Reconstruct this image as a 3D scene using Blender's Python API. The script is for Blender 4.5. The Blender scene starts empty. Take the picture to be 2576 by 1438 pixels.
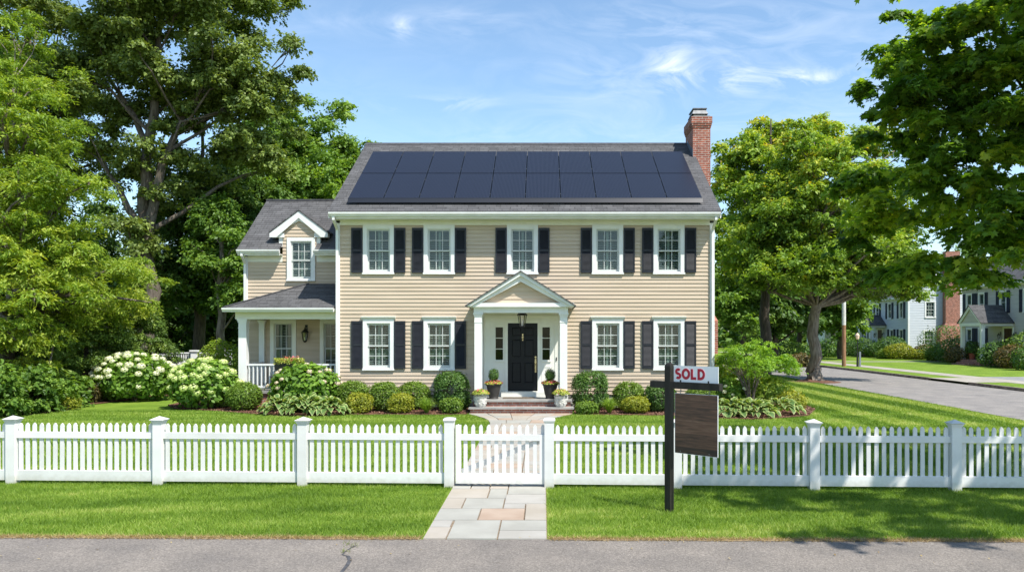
import bpy, bmesh, math, random
import numpy as np
from mathutils import Vector, Matrix
PI = math.pi
R = math.radians
scn = bpy.context.scene
COL = scn.collection
F, HX, HY, CH = 2003.0, 1365.0, 838.0, 2.2     # focal length, vanishing point (2576 px frame), camera height


def gx(px, d): return (px - HX) * d / F
def gz(py, d): return CH - (py - HY) * d / F
def gd(py): return F * CH / (py - HY)


# ------------------------------------------------------------------ materials
def new_mat(name):
    m = bpy.data.materials.new(name); m.use_nodes = True
    nt = m.node_tree
    b = nt.nodes['Principled BSDF']
    return m, nt, b


def N(nt, t, **kw):
    n = nt.nodes.new(t)
    for k, v in kw.items():
        setattr(n, k, v)
    return n


def ramp(nt, stops):
    r = N(nt, 'ShaderNodeValToRGB')
    e = r.color_ramp.elements
    while len(e) > 1: e.remove(e[-1])
    e[0].position = stops[0][0]; e[0].color = (*stops[0][1], 1)
    for p, c in stops[1:]:
        x = e.new(p); x.color = (*c, 1)
    return r


def pmat(name, c1, c2=None, scale=4, stretch=(1, 1, 1), rough=.6, bump=0, bscale=60, spec=.3, metal=0, detail=4, lo=.35, hi=.65, bstretch=(1, 1, 1)):
    m, nt, b = new_mat(name)
    b.inputs['Roughness'].default_value = rough
    b.inputs['Specular IOR Level'].default_value = spec
    b.inputs['Metallic'].default_value = metal
    tc = N(nt, 'ShaderNodeTexCoord')
    if c2 is not None:
        mp = N(nt, 'ShaderNodeMapping'); mp.inputs['Scale'].default_value = stretch
        nt.links.new(tc.outputs['Object'], mp.inputs['Vector'])
        n = N(nt, 'ShaderNodeTexNoise'); n.inputs['Scale'].default_value = scale; n.inputs['Detail'].default_value = detail
        nt.links.new(mp.outputs[0], n.inputs['Vector'])
        r = ramp(nt, [(lo, c1), (hi, c2)])
        nt.links.new(n.outputs['Fac'], r.inputs[0]); nt.links.new(r.outputs[0], b.inputs['Base Color'])
    else:
        b.inputs['Base Color'].default_value = (*c1, 1)
    if bump:
        mp2 = N(nt, 'ShaderNodeMapping'); mp2.inputs['Scale'].default_value = bstretch
        nt.links.new(tc.outputs['Object'], mp2.inputs['Vector'])
        n2 = N(nt, 'ShaderNodeTexNoise'); n2.inputs['Scale'].default_value = bscale; n2.inputs['Detail'].default_value = 3
        nt.links.new(mp2.outputs[0], n2.inputs['Vector'])
        bp = N(nt, 'ShaderNodeBump'); bp.inputs['Strength'].default_value = bump; bp.inputs['Distance'].default_value = .02
        nt.links.new(n2.outputs['Fac'], bp.inputs['Height']); nt.links.new(bp.outputs[0], b.inputs['Normal'])
    return m


def leaf_mat(name, stops, trans=.35, rough=.5, attr='tint', spec=.35):
    m, nt, b = new_mat(name)
    a = N(nt, 'ShaderNodeAttribute'); a.attribute_name = attr
    r = ramp(nt, stops); nt.links.new(a.outputs['Fac'], r.inputs[0])
    nt.links.new(r.outputs[0], b.inputs['Base Color'])
    b.inputs['Roughness'].default_value = rough; b.inputs['Specular IOR Level'].default_value = spec
    if trans:
        t = N(nt, 'ShaderNodeBsdfTranslucent')
        g = N(nt, 'ShaderNodeMixRGB', blend_type='MULTIPLY'); g.inputs[0].default_value = 1
        g.inputs[2].default_value = (1.5, 1.45, .45, 1)
        nt.links.new(r.outputs[0], g.inputs[1]); nt.links.new(g.outputs[0], t.inputs[0])
        mx = N(nt, 'ShaderNodeMixShader'); mx.inputs[0].default_value = trans
        nt.links.new(b.outputs[0], mx.inputs[1]); nt.links.new(t.outputs[0], mx.inputs[2])
        nt.links.new(mx.outputs[0], nt.nodes['Material Output'].inputs[0])
    return m


def brick_mat(name, c1, c2, mortar, w, h, ms, bump=.4, rough=.85, offset=.5, noise=None, var=0.0, spec=.2):
    m, nt, b = new_mat(name)
    uv = N(nt, 'ShaderNodeUVMap'); uv.uv_map = 'UVMap'
    br = N(nt, 'ShaderNodeTexBrick'); br.offset = offset
    br.inputs['Color1'].default_value = (*c1, 1); br.inputs['Color2'].default_value = (*c2, 1); br.inputs['Mortar'].default_value = (*mortar, 1)
    br.inputs['Scale'].default_value = 1; br.inputs['Brick Width'].default_value = w; br.inputs['Row Height'].default_value = h
    br.inputs['Mortar Size'].default_value = ms; br.inputs['Mortar Smooth'].default_value = .2; br.inputs['Bias'].default_value = -.1
    nt.links.new(uv.outputs[0], br.inputs['Vector'])
    n = N(nt, 'ShaderNodeTexNoise'); n.inputs['Scale'].default_value = 6; n.inputs['Detail'].default_value = 6
    nt.links.new(uv.outputs[0], n.inputs['Vector'])
    mr = N(nt, 'ShaderNodeMapRange'); mr.inputs[1].default_value = .3; mr.inputs[2].default_value = .7
    mr.inputs[3].default_value = 1 - var; mr.inputs[4].default_value = 1 + var
    nt.links.new(n.outputs['Fac'], mr.inputs[0])
    mx = N(nt, 'ShaderNodeMixRGB', blend_type='MULTIPLY'); mx.inputs[0].default_value = 1
    nt.links.new(br.outputs['Color'], mx.inputs[1]); nt.links.new(mr.outputs[0], mx.inputs[2])
    nt.links.new(mx.outputs[0], b.inputs['Base Color'])
    b.inputs['Roughness'].default_value = rough; b.inputs['Specular IOR Level'].default_value = spec
    bp = N(nt, 'ShaderNodeBump', invert=True); bp.inputs['Strength'].default_value = bump; bp.inputs['Distance'].default_value = .02
    nt.links.new(br.outputs['Fac'], bp.inputs['Height']); nt.links.new(bp.outputs[0], b.inputs['Normal'])
    return m


def shingle_mat(name, k=1.0):
    m, nt, b = new_mat(name)
    uv = N(nt, 'ShaderNodeUVMap'); uv.uv_map = 'UVMap'
    def brick(w, c1, c2, mo, off):
        br = N(nt, 'ShaderNodeTexBrick'); br.offset = off; br.offset_frequency = 2; br.squash = .7; br.squash_frequency = 3
        br.inputs['Color1'].default_value = (*c1, 1); br.inputs['Color2'].default_value = (*c2, 1); br.inputs['Mortar'].default_value = (*mo, 1)
        br.inputs['Scale'].default_value = 1; br.inputs['Brick Width'].default_value = w; br.inputs['Row Height'].default_value = .145
        br.inputs['Mortar Size'].default_value = .008; br.inputs['Bias'].default_value = 0
        nt.links.new(uv.outputs[0], br.inputs['Vector']); return br
    g = lambda v: (v * k, v * k * .985, v * k * 1.0)
    b1 = brick(.31, g(.066), g(.13), g(.028), .37); b2 = brick(.47, g(.07), g(.125), g(.032), .61)
    mx = N(nt, 'ShaderNodeMixRGB'); mx.inputs[0].default_value = .5
    nt.links.new(b1.outputs[0], mx.inputs[1]); nt.links.new(b2.outputs[0], mx.inputs[2])
    n = N(nt, 'ShaderNodeTexNoise'); n.inputs['Scale'].default_value = 90; n.inputs['Detail'].default_value = 2
    nt.links.new(uv.outputs[0], n.inputs['Vector'])
    mr = N(nt, 'ShaderNodeMapRange'); mr.inputs[1].default_value = .3; mr.inputs[2].default_value = .7; mr.inputs[3].default_value = .75; mr.inputs[4].default_value = 1.25
    nt.links.new(n.outputs['Fac'], mr.inputs[0])
    m2 = N(nt, 'ShaderNodeMixRGB', blend_type='MULTIPLY'); m2.inputs[0].default_value = 1
    nt.links.new(mx.outputs[0], m2.inputs[1]); nt.links.new(mr.outputs[0], m2.inputs[2])
    nt.links.new(m2.outputs[0], b.inputs['Base Color']); b.inputs['Roughness'].default_value = .9; b.inputs['Specular IOR Level'].default_value = .15
    # each course rises to its lower edge
    sp = N(nt, 'ShaderNodeSeparateXYZ'); nt.links.new(uv.outputs[0], sp.inputs[0])
    dv = N(nt, 'ShaderNodeMath', operation='DIVIDE'); dv.inputs[1].default_value = .145; nt.links.new(sp.outputs[1], dv.inputs[0])
    fr = N(nt, 'ShaderNodeMath', operation='FRACT'); nt.links.new(dv.outputs[0], fr.inputs[0])
    ad = N(nt, 'ShaderNodeMath', operation='MULTIPLY_ADD'); ad.inputs[1].default_value = -.8; nt.links.new(fr.outputs[0], ad.inputs[0])
    rb = N(nt, 'ShaderNodeRGBToBW'); nt.links.new(mx.outputs[0], rb.inputs[0])
    m3 = N(nt, 'ShaderNodeMath', operation='MULTIPLY'); m3.inputs[1].default_value = 5; nt.links.new(rb.outputs[0], m3.inputs[0])
    nt.links.new(m3.outputs[0], ad.inputs[2])
    bp = N(nt, 'ShaderNodeBump'); bp.inputs['Strength'].default_value = .8; bp.inputs['Distance'].default_value = .015
    nt.links.new(ad.outputs[0], bp.inputs['Height']); nt.links.new(bp.outputs[0], b.inputs['Normal'])
    return m


def glass_mat(name, refl=.09, tint=(.75, .85, .82)):
    m, nt, b = new_mat(name); nt.nodes.remove(b)
    t = N(nt, 'ShaderNodeBsdfTransparent'); t.inputs[0].default_value = (*tint, 1)
    g = N(nt, 'ShaderNodeBsdfGlossy'); g.inputs['Roughness'].default_value = .03
    mx = N(nt, 'ShaderNodeMixShader'); mx.inputs[0].default_value = refl
    nt.links.new(t.outputs[0], mx.inputs[1]); nt.links.new(g.outputs[0], mx.inputs[2])
    nt.links.new(mx.outputs[0], nt.nodes['Material Output'].inputs[0])
    return m


def solar_mat():
    m, nt, b = new_mat('solar cells')
    tc = N(nt, 'ShaderNodeTexCoord'); sp = N(nt, 'ShaderNodeSeparateXYZ'); nt.links.new(tc.outputs['Object'], sp.inputs[0])
    def lines(out, per, th):
        d = N(nt, 'ShaderNodeMath', operation='DIVIDE'); d.inputs[1].default_value = per; nt.links.new(out, d.inputs[0])
        f = N(nt, 'ShaderNodeMath', operation='FRACT'); nt.links.new(d.outputs[0], f.inputs[0])
        l = N(nt, 'ShaderNodeMath', operation='LESS_THAN'); l.inputs[1].default_value = th; nt.links.new(f.outputs[0], l.inputs[0]); return l
    a = lines(sp.outputs[0], .0417, .22); c = lines(sp.outputs[1], .167, .025)
    mxm = N(nt, 'ShaderNodeMath', operation='MAXIMUM'); nt.links.new(a.outputs[0], mxm.inputs[0]); nt.links.new(c.outputs[0], mxm.inputs[1])
    r = ramp(nt, [(0, (.007, .008, .014)), (1, (.036, .04, .06))]); nt.links.new(mxm.outputs[0], r.inputs[0])
    nt.links.new(r.outputs[0], b.inputs['Base Color'])
    b.inputs['Roughness'].default_value = .3; b.inputs['Specular IOR Level'].default_value = .32
    return m


M = {}
M['white'] = pmat('white paint', (.70, .70, .68), (.77, .77, .75), scale=2.5, rough=.45, bump=.05, bscale=25)
M['fence'] = pmat('white fence paint', (.69, .68, .66), (.75, .74, .72), scale=3, rough=.4, bump=.04, bscale=30)
nt = M['fence'].node_tree; b = nt.nodes['Principled BSDF']
oi = N(nt, 'ShaderNodeObjectInfo'); mr_ = N(nt, 'ShaderNodeMapRange'); mr_.inputs[3].default_value = .9; mr_.inputs[4].default_value = 1.03
nt.links.new(oi.outputs['Random'], mr_.inputs[0])
src = b.inputs['Base Color'].links[0].from_socket
mm = N(nt, 'ShaderNodeMixRGB', blend_type='MULTIPLY'); mm.inputs[0].default_value = 1
nt.links.new(src, mm.inputs[1]); nt.links.new(mr_.outputs[0], mm.inputs[2])
# splash of soil near the ground, in world height
ge = N(nt, 'ShaderNodeNewGeometry'); sz = N(nt, 'ShaderNodeSeparateXYZ'); nt.links.new(ge.outputs['Position'], sz.inputs[0])
zn = N(nt, 'ShaderNodeTexNoise'); zn.inputs['Scale'].default_value = 14; zn.inputs['Detail'].default_value = 5; nt.links.new(ge.outputs['Position'], zn.inputs['Vector'])
zz = N(nt, 'ShaderNodeMath', operation='MULTIPLY_ADD'); zz.inputs[1].default_value = -.16; nt.links.new(zn.outputs['Fac'], zz.inputs[0]); nt.links.new(sz.outputs[2], zz.inputs[2])
zr = N(nt, 'ShaderNodeMapRange'); zr.inputs[1].default_value = -.06; zr.inputs[2].default_value = .07; zr.inputs[3].default_value = .55; zr.inputs[4].default_value = 0
nt.links.new(zz.outputs[0], zr.inputs[0])
md = N(nt, 'ShaderNodeMixRGB'); md.inputs[2].default_value = (.36, .34, .25, 1); nt.links.new(zr.outputs[0], md.inputs[0]); nt.links.new(mm.outputs[0], md.inputs[1])
nt.links.new(md.outputs[0], b.inputs['Base Color'])
M['cream'] = pmat('cream trim paint', (.72, .71, .64), (.78, .77, .7), scale=2, rough=.5)
M['siding'] = pmat('tan clapboard paint', (.475, .38, .28), (.555, .45, .34), scale=1.2, stretch=(.5, 1, 9), rough=.6, bump=.12, bscale=14, bstretch=(.6, 1, 12))
M['shingle'] = shingle_mat('grey asphalt shingles')
M['shutter'] = pmat('charcoal shutter paint', (.016, .018, .024), (.024, .026, .034), scale=5, rough=.42)
M['black'] = pmat('black door paint', (.005, .0055, .008), (.008, .0085, .011), scale=4, rough=.38, spec=.22)
M['blackmetal'] = pmat('black metal', (.012, .012, .013), rough=.4, spec=.5)
M['brass'] = pmat('antique brass', (.6, .47, .26), rough=.32, metal=1)
M['steel'] = pmat('galvanised steel', (.14, .145, .15), (.2, .205, .21), scale=8, rough=.55, metal=.5)
M['lead'] = pmat('lead flashing', (.17, .19, .22), (.24, .27, .3), scale=6, rough=.5, metal=.5)
M['glass'] = glass_mat('window glass', .06)
M['lampglass'] = glass_mat('lantern glass', .15, (.9, .9, .85))
M['blind'] = pmat('white interior louvres', (.26, .28, .255), (.31, .33, .3), scale=2, rough=.6)
M['sash'] = pmat('sash paint', (.5, .52, .5), (.56, .58, .56), scale=3, rough=.5)
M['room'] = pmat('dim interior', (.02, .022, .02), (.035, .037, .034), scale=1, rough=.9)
M['curtain'] = pmat('pale curtain', (.32, .33, .31), (.42, .42, .4), scale=5, stretch=(6, 1, .3), rough=.9)
M['brick'] = brick_mat('red brick', (.33, .105, .065), (.22, .07, .05), (.42, .36, .31), .215, .073, .009, var=.3)
M['stepbrick'] = brick_mat('step brick', (.36, .14, .1), (.27, .1, .075), (.38, .32, .28), .21, .075, .01, var=.3)
M['concrete'] = pmat('foundation concrete', (.36, .34, .31), (.45, .43, .4), scale=3, rough=.9, bump=.2)
M['tread'] = pmat('bluestone tread', (.24, .235, .22), (.33, .32, .3), scale=3, rough=.8, bump=.15, bscale=20)
M['bark'] = pmat('grey bark', (.10, .08, .062), (.235, .2, .165), scale=5, stretch=(3, 3, .5), rough=.95, bump=.8, bscale=9, bstretch=(3, 3, .6))
M['oakbark'] = pmat('oak bark', (.075, .06, .046), (.17, .145, .118), scale=5, stretch=(3, 3, .5), rough=.95, bump=.8, bscale=9, bstretch=(3, 3, .6))
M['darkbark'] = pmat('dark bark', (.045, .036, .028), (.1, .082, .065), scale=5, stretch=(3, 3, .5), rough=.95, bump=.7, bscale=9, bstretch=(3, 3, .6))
M['stem'] = pmat('twig bark', (.12, .09, .06), (.2, .16, .11), scale=12, rough=.9)
M['solar'] = solar_mat()
M['solarframe'] = pmat('black panel frame', (.012, .014, .02), rough=.35, spec=.5)
M['blackpot'] = pmat('dark glazed pot', (.03, .027, .026), (.06, .054, .05), scale=4, rough=.5, bump=.1)
M['whitepot'] = pmat('weathered pale pot', (.4, .385, .35), (.66, .64, .59), scale=14, rough=.85, bump=.7, bscale=28)
M['soil'] = pmat('potting soil', (.03, .02, .015), (.06, .04, .03), scale=30, rough=1)
M['mulch'] = pmat('bark mulch', (.06, .028, .017), (.21, .105, .065), scale=22, rough=1, bump=1, bscale=45, detail=6)
M['chip'] = leaf_mat('mulch chip', [(0, (.05, .022, .014)), (.6, (.17, .08, .05)), (1, (.32, .19, .13))], trans=0, rough=.9)
M['signblack'] = pmat('black stained wood', (.010, .009, .008), (.028, .024, .02), scale=3, stretch=(4, 4, .6), rough=.5, bump=.2, bscale=16, bstretch=(4, 4, .5))
M['signwhite'] = pmat('white sign face', (.78, .8, .8), (.83, .84, .84), scale=3, rough=.35)
M['red'] = pmat('sign red', (.42, .018, .04), rough=.4)
M['pink'] = pmat('sign red outline', (.72, .38, .42), rough=.4)

# dark plank board on the hanging sign
m, nt, b = new_mat('dark plank board')
tc = N(nt, 'ShaderNodeTexCoord'); mp = N(nt, 'ShaderNodeMapping'); mp.inputs['Scale'].default_value = (1.6, 1, 18)
nt.links.new(tc.outputs['Object'], mp.inputs['Vector'])
n1 = N(nt, 'ShaderNodeTexNoise'); n1.inputs['Scale'].default_value = 2.2; n1.inputs['Detail'].default_value = 8; n1.inputs['Distortion'].default_value = .8
nt.links.new(mp.outputs[0], n1.inputs['Vector'])
sp = N(nt, 'ShaderNodeSeparateXYZ'); nt.links.new(tc.outputs['Object'], sp.inputs[0])
mu = N(nt, 'ShaderNodeMath', operation='DIVIDE'); mu.inputs[1].default_value = .165; nt.links.new(sp.outputs[2], mu.inputs[0])
fl = N(nt, 'ShaderNodeMath', operation='FLOOR'); nt.links.new(mu.outputs[0], fl.inputs[0])
wn = N(nt, 'ShaderNodeTexWhiteNoise', noise_dimensions='1D'); nt.links.new(fl.outputs[0], wn.inputs['W'])
ad = N(nt, 'ShaderNodeMath', operation='MULTIPLY_ADD'); ad.inputs[1].default_value = .42; nt.links.new(wn.outputs['Value'], ad.inputs[0])
ad2 = N(nt, 'ShaderNodeMath', operation='MULTIPLY'); ad2.inputs[1].default_value = .9; nt.links.new(n1.outputs['Fac'], ad2.inputs[0])
nt.links.new(ad2.outputs[0], ad.inputs[2])
r = ramp(nt, [(.3, (.012, .008, .007)), (.55, (.05, .024, .016)), (.8, (.13, .062, .036)), (1, (.2, .11, .07))])
nt.links.new(ad.outputs[0], r.inputs[0]); nt.links.new(r.outputs[0], b.inputs['Base Color']); b.inputs['Roughness'].default_value = .45
M['plank'] = m


def leafstops(dark, mid, light):
    return [(0, dark), (.5, mid), (1, light)]


M['oak'] = leaf_mat('oak leaf', leafstops((.06, .1, .02), (.17, .235, .05), (.31, .38, .1)), trans=.3)
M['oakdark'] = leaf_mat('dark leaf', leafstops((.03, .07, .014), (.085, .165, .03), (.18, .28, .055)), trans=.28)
M['green'] = leaf_mat('fresh green leaf', leafstops((.06, .13, .02), (.17, .29, .045), (.31, .43, .08)), trans=.38)
M['orna'] = leaf_mat('ornamental leaf', leafstops((.06, .15, .012), (.18, .34, .03), (.36, .52, .06)), trans=.42)
M['lime'] = leaf_mat('yellow green leaf', leafstops((.07, .14, .015), (.21, .32, .035), (.44, .5, .075)), trans=.42)
M['maple'] = leaf_mat('maple leaf', leafstops((.05, .12, .014), (.17, .3, .035), (.52, .6, .07)), trans=.58)
M['streetmaple'] = leaf_mat('street maple leaf', [(0, (.05, .11, .014)), (.42, (.17, .29, .035)), (.78, (.36, .46, .06)), (.95, (.5, .5, .06)), (1, (.54, .4, .05))], trans=.4)
M['box'] = leaf_mat('boxwood leaf', leafstops((.055, .105, .012), (.14, .235, .026), (.29, .39, .055)), trans=.3)
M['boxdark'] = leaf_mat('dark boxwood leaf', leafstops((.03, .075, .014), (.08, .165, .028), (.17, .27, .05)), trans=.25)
M['spirea'] = leaf_mat('golden shrub leaf', leafstops((.11, .14, .012), (.28, .32, .028), (.5, .44, .055)), trans=.35)
M['rust'] = leaf_mat('rusty shrub leaf', leafstops((.05, .055, .018), (.13, .11, .035), (.3, .17, .06)), trans=.3)
M['conifer'] = leaf_mat('yew needle', leafstops((.04, .085, .014), (.11, .19, .026), (.26, .34, .05)), trans=.12)
M['hydleaf'] = leaf_mat('hydrangea leaf', leafstops((.06, .13, .014), (.15, .28, .032), (.3, .45, .06)), trans=.35)
M['whitepetal'] = leaf_mat('white petal', leafstops((.5, .56, .34), (.74, .76, .6), (.85, .85, .77)), trans=.3)
M['limepetal'] = leaf_mat('lime petal', leafstops((.36, .48, .13), (.56, .66, .24), (.76, .8, .48)), trans=.3)
M['blush'] = leaf_mat('blush petal', leafstops((.5, .38, .28), (.7, .58, .48), (.8, .76, .64)), trans=.3)
M['redpetal'] = leaf_mat('red petal', [(0, (.2, .01, .03)), (.5, (.5, .03, .06)), (.75, (.75, .2, .2)), (1, (.8, .5, .12))], trans=.25)
M['coral'] = leaf_mat('coral petal', [(0, (.7, .08, .12)), (.6, (.8, .25, .25)), (1, (.8, .6, .3))], trans=.25)
M['yellowleaf'] = leaf_mat('bedding leaf', leafstops((.14, .2, .03), (.34, .4, .06), (.55, .52, .12)), trans=.3)
M['hosta'] = leaf_mat('hosta leaf', [(0, (.085, .16, .045)), (.62, (.14, .24, .06)), (.84, (.42, .48, .17)), (1, (.52, .56, .25))], trans=.3, attr='edge')
M['grass'] = leaf_mat('grass blade', [(0, (.05, .115, .006)), (.35, (.125, .22, .02)), (.65, (.25, .36, .05)), (1, (.6, .58, .22))], trans=.35, rough=.55)
M['ornagrass'] = leaf_mat('grass plant blade', leafstops((.09, .17, .02), (.2, .33, .04), (.36, .48, .08)), trans=.4)
M['drygrass'] = leaf_mat('dry grass', leafstops((.2, .13, .05), (.34, .24, .1), (.5, .4, .2)), trans=.2)
M['weed'] = leaf_mat('weed', leafstops((.12, .16, .04), (.2, .24, .07), (.3, .3, .1)), trans=.3)


# ------------------------------------------------------------------ objects
def tag(o, label=None, cat=None, group=None, kind=None):
    if label: o['label'] = label
    if cat: o['category'] = cat
    if group: o['group'] = group
    if kind: o['kind'] = kind
    return o


def empty(name, loc=(0, 0, 0), rz=0, label=None, cat=None, group=None):
    o = bpy.data.objects.new(name, None); COL.objects.link(o)
    o.location = loc; o.rotation_euler = (0, 0, rz); o.empty_display_size = .1
    return tag(o, label, cat, group)


def kids(o): return [c for c in bpy.data.objects if c.parent == o]


def copy_tree(o, parent=None):
    c = o.copy(); COL.objects.link(c); c.parent = parent
    for ch in kids(o):
        copy_tree(ch, c)
    return c


def put_uv(me):
    uv = me.uv_layers.new(name='UVMap')
    Z = Vector((0, 0, 1))
    for p in me.polygons:
        n = p.normal
        t = Z.cross(n)
        t = Vector((1, 0, 0)) if t.length < 1e-3 else t.normalized()
        if abs(t.x) > abs(t.y):
            if t.x < 0: t = -t
        elif t.y < 0: t = -t
        b = n.cross(t)
        if b.z < 0 or (abs(b.z) < 1e-3 and b.y < 0): b = -b
        for li in p.loop_indices:
            co = me.vertices[me.loops[li].vertex_index].co
            uv.data[li].uv = (co.dot(t), co.dot(b))


class MB:
    def __init__(s): s.v = []; s.f = []; s.m = []; s.T = None
    def add(s, vs, fs, mi=0):
        o = len(s.v)
        s.v += [tuple(s.T @ Vector(v)) if s.T else tuple(v) for v in vs]
        s.f += [tuple(i + o for i in f) for f in fs]; s.m += [mi] * len(fs)
        return s
    def box(s, x0, x1, y0, y1, z0, z1, mi=0):
        return s.add([(x0, y0, z0), (x1, y0, z0), (x1, y1, z0), (x0, y1, z0), (x0, y0, z1), (x1, y0, z1), (x1, y1, z1), (x0, y1, z1)],
                     [(0, 3, 2, 1), (4, 5, 6, 7), (0, 1, 5, 4), (1, 2, 6, 5), (2, 3, 7, 6), (3, 0, 4, 7)], mi)
    def prism(s, poly, ax, a, b, mi=0):
        n = len(poly)
        g = {'x': lambda p, t: (t, p[0], p[1]), 'y': lambda p, t: (p[0], t, p[1]), 'z': lambda p, t: (p[0], p[1], t)}[ax]
        vs = [g(p, a) for p in poly] + [g(p, b) for p in poly]
        fs = [tuple(range(n)), tuple(range(2 * n - 1, n - 1, -1))] + [(i, (i + 1) % n, n + (i + 1) % n, n + i) for i in range(n)]
        return s.add(vs, fs, mi)
    def beam(s, p, q, w, h, mi=0, up=(0, 0, 1)):
        p = Vector(p); q = Vector(q); d = (q - p).normalized(); u = Vector(up)
        sd = d.cross(u).normalized(); u = sd.cross(d)
        vs = []
        for c in (p, q):
            for a, b in ((-1, -1), (1, -1), (1, 1), (-1, 1)):
                vs.append(c + sd * a * w / 2 + u * b * h / 2)
        return s.add(vs, [(3, 2, 1, 0), (4, 5, 6, 7), (0, 1, 5, 4), (1, 2, 6, 5), (2, 3, 7, 6), (3, 0, 4, 7)], mi)
    def tube(s, pts, rad, n=8, mi=0):
        pts = [Vector(p) for p in pts]
        if not hasattr(rad, '__len__'): rad = [rad] * len(pts)
        vs = []; fs = []
        ref = Vector((.13, .97, .21))
        for i, p in enumerate(pts):
            d = (pts[min(i + 1, len(pts) - 1)] - pts[max(i - 1, 0)]).normalized()
            a = d.cross(ref)
            if a.length < .05: a = d.cross(Vector((1, 0, 0)))
            a.normalize(); b = d.cross(a)
            for k in range(n):
                t = 2 * PI * k / n
                vs.append(p + (a * math.cos(t) + b * math.sin(t)) * rad[i])
        for i in range(len(pts) - 1):
            for k in range(n):
                fs.append((i * n + k, i * n + (k + 1) % n, (i + 1) * n + (k + 1) % n, (i + 1) * n + k))
        fs.append(tuple(range(n))); fs.append(tuple((len(pts) - 1) * n + k for k in range(n)))
        return s.add(vs, fs, mi)
    def lathe(s, prof, n=24, cx=0, cy=0, mi=0, cap=True, rot=0):
        vs = []; fs = []
        for r_, z in prof:
            for k in range(n):
                t = 2 * PI * k / n + rot
                vs.append((cx + r_ * math.cos(t), cy + r_ * math.sin(t), z))
        for i in range(len(prof) - 1):
            for k in range(n):
                fs.append((i * n + k, i * n + (k + 1) % n, (i + 1) * n + (k + 1) % n, (i + 1) * n + k))
        if cap:
            fs.append(tuple(range(n))); fs.append(tuple((len(prof) - 1) * n + k for k in range(n)))
        return s.add(vs, fs, mi)
    def build(s, name, mats, parent=None, smooth=False, uv=False, loc=None, recalc=True, rot=None):
        me = bpy.data.meshes.new(name); me.from_pydata(s.v, [], s.f)
        mats = mats if isinstance(mats, (list, tuple)) else [mats]
        for q in mats: me.materials.append(q)
        me.polygons.foreach_set('material_index', s.m)
        if recalc:
            bm = bmesh.new(); bm.from_mesh(me); bmesh.ops.recalc_face_normals(bm, faces=bm.faces); bm.to_mesh(me); bm.free()
        if smooth:
            me.polygons.foreach_set('use_smooth', [True] * len(me.polygons))
        if uv: put_uv(me)
        me.update()
        o = bpy.data.objects.new(name, me); COL.objects.link(o)
        o.parent = parent
        if loc is not None: o.location = loc
        if rot is not None: o.rotation_euler = rot
        return o


def npmesh(name, verts, k, mat, parent, attrs=None, loc=None):
    """verts (n*k,3): n polygons with k corners each"""
    n = len(verts) // k
    me = bpy.data.meshes.new(name)
    me.vertices.add(n * k); me.vertices.foreach_set('co', np.asarray(verts, dtype=np.float32).ravel())
    me.loops.add(n * k); me.loops.foreach_set('vertex_index', np.arange(n * k, dtype=np.int32))
    me.polygons.add(n); me.polygons.foreach_set('loop_start', np.arange(0, n * k, k, dtype=np.int32))
    me.materials.append(mat)
    me.update(calc_edges=True)
    for an, vals in (attrs or {}).items():
        a = me.attributes.new(an, 'FLOAT', 'FACE'); a.data.foreach_set('value', np.asarray(vals, dtype=np.float32))
    o = bpy.data.objects.new(name, me); COL.objects.link(o); o.parent = parent
    if loc is not None: o.location = loc
    return o


def unit(v): return v / (np.linalg.norm(v, axis=-1, keepdims=True) + 1e-9)


SH = {
    'quad': np.array([(0, -.5, 0), (.27, -.02, .07), (0, .5, -.04), (-.27, -.02, .07)]),
    'fine': np.array([(0, -.5, 0), (.16, 0, .04), (0, .5, -.05), (-.16, 0, .04)]),
    'oval': np.array([(0, -.5, 0), (.25, -.22, .05), (.27, .12, .05), (0, .5, -.06), (-.27, .12, .05), (-.25, -.22, .05)]),
    'maple': np.array([(0, -.5, 0), (.16, -.28, 0), (.44, -.26, -.05), (.3, -.04, 0), (.52, .2, -.08), (.2, .16, .02), (0, .56, -.08), (-.2, .16, .02), (-.52, .2, -.08), (-.3, -.04, 0), (-.44, -.26, -.05), (-.16, -.28, 0)]),
    'lobed': np.array([(0, -.5, 0), (.2, -.3, .03), (.36, -.02, -.03), (.16, .06, .03), (.22, .3, 0), (0, .5, -.06), (-.22, .3, 0), (-.16, .06, .03), (-.36, -.02, -.03), (-.2, -.3, .03)]),
    'petal': np.array([(-.4, -.4, 0), (.4, -.4, .05), (.4, .4, 0), (-.4, .4, .05)]),
}


def leaves(name, rng, P, Nn, size, tint, shape, mat, parent, loc=None, tdir=None):
    t = rng.normal(size=P.shape) if tdir is None else tdir + .35 * rng.normal(size=P.shape)
    b = unit(t - Nn * np.sum(t * Nn, axis=1, keepdims=True))   # leaf length
    a = np.cross(b, Nn)
    T = SH[shape]
    size = np.broadcast_to(np.asarray(size), (len(P),))[:, None, None]
    V = P[:, None, :] + size * (a[:, None, :] * T[None, :, 0:1] + b[:, None, :] * T[None, :, 1:2] + Nn[:, None, :] * T[None, :, 2:3])
    return npmesh(name, V.reshape(-1, 3), len(T), mat, parent, {'tint': np.clip(tint, 0, 1)}, loc)


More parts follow.
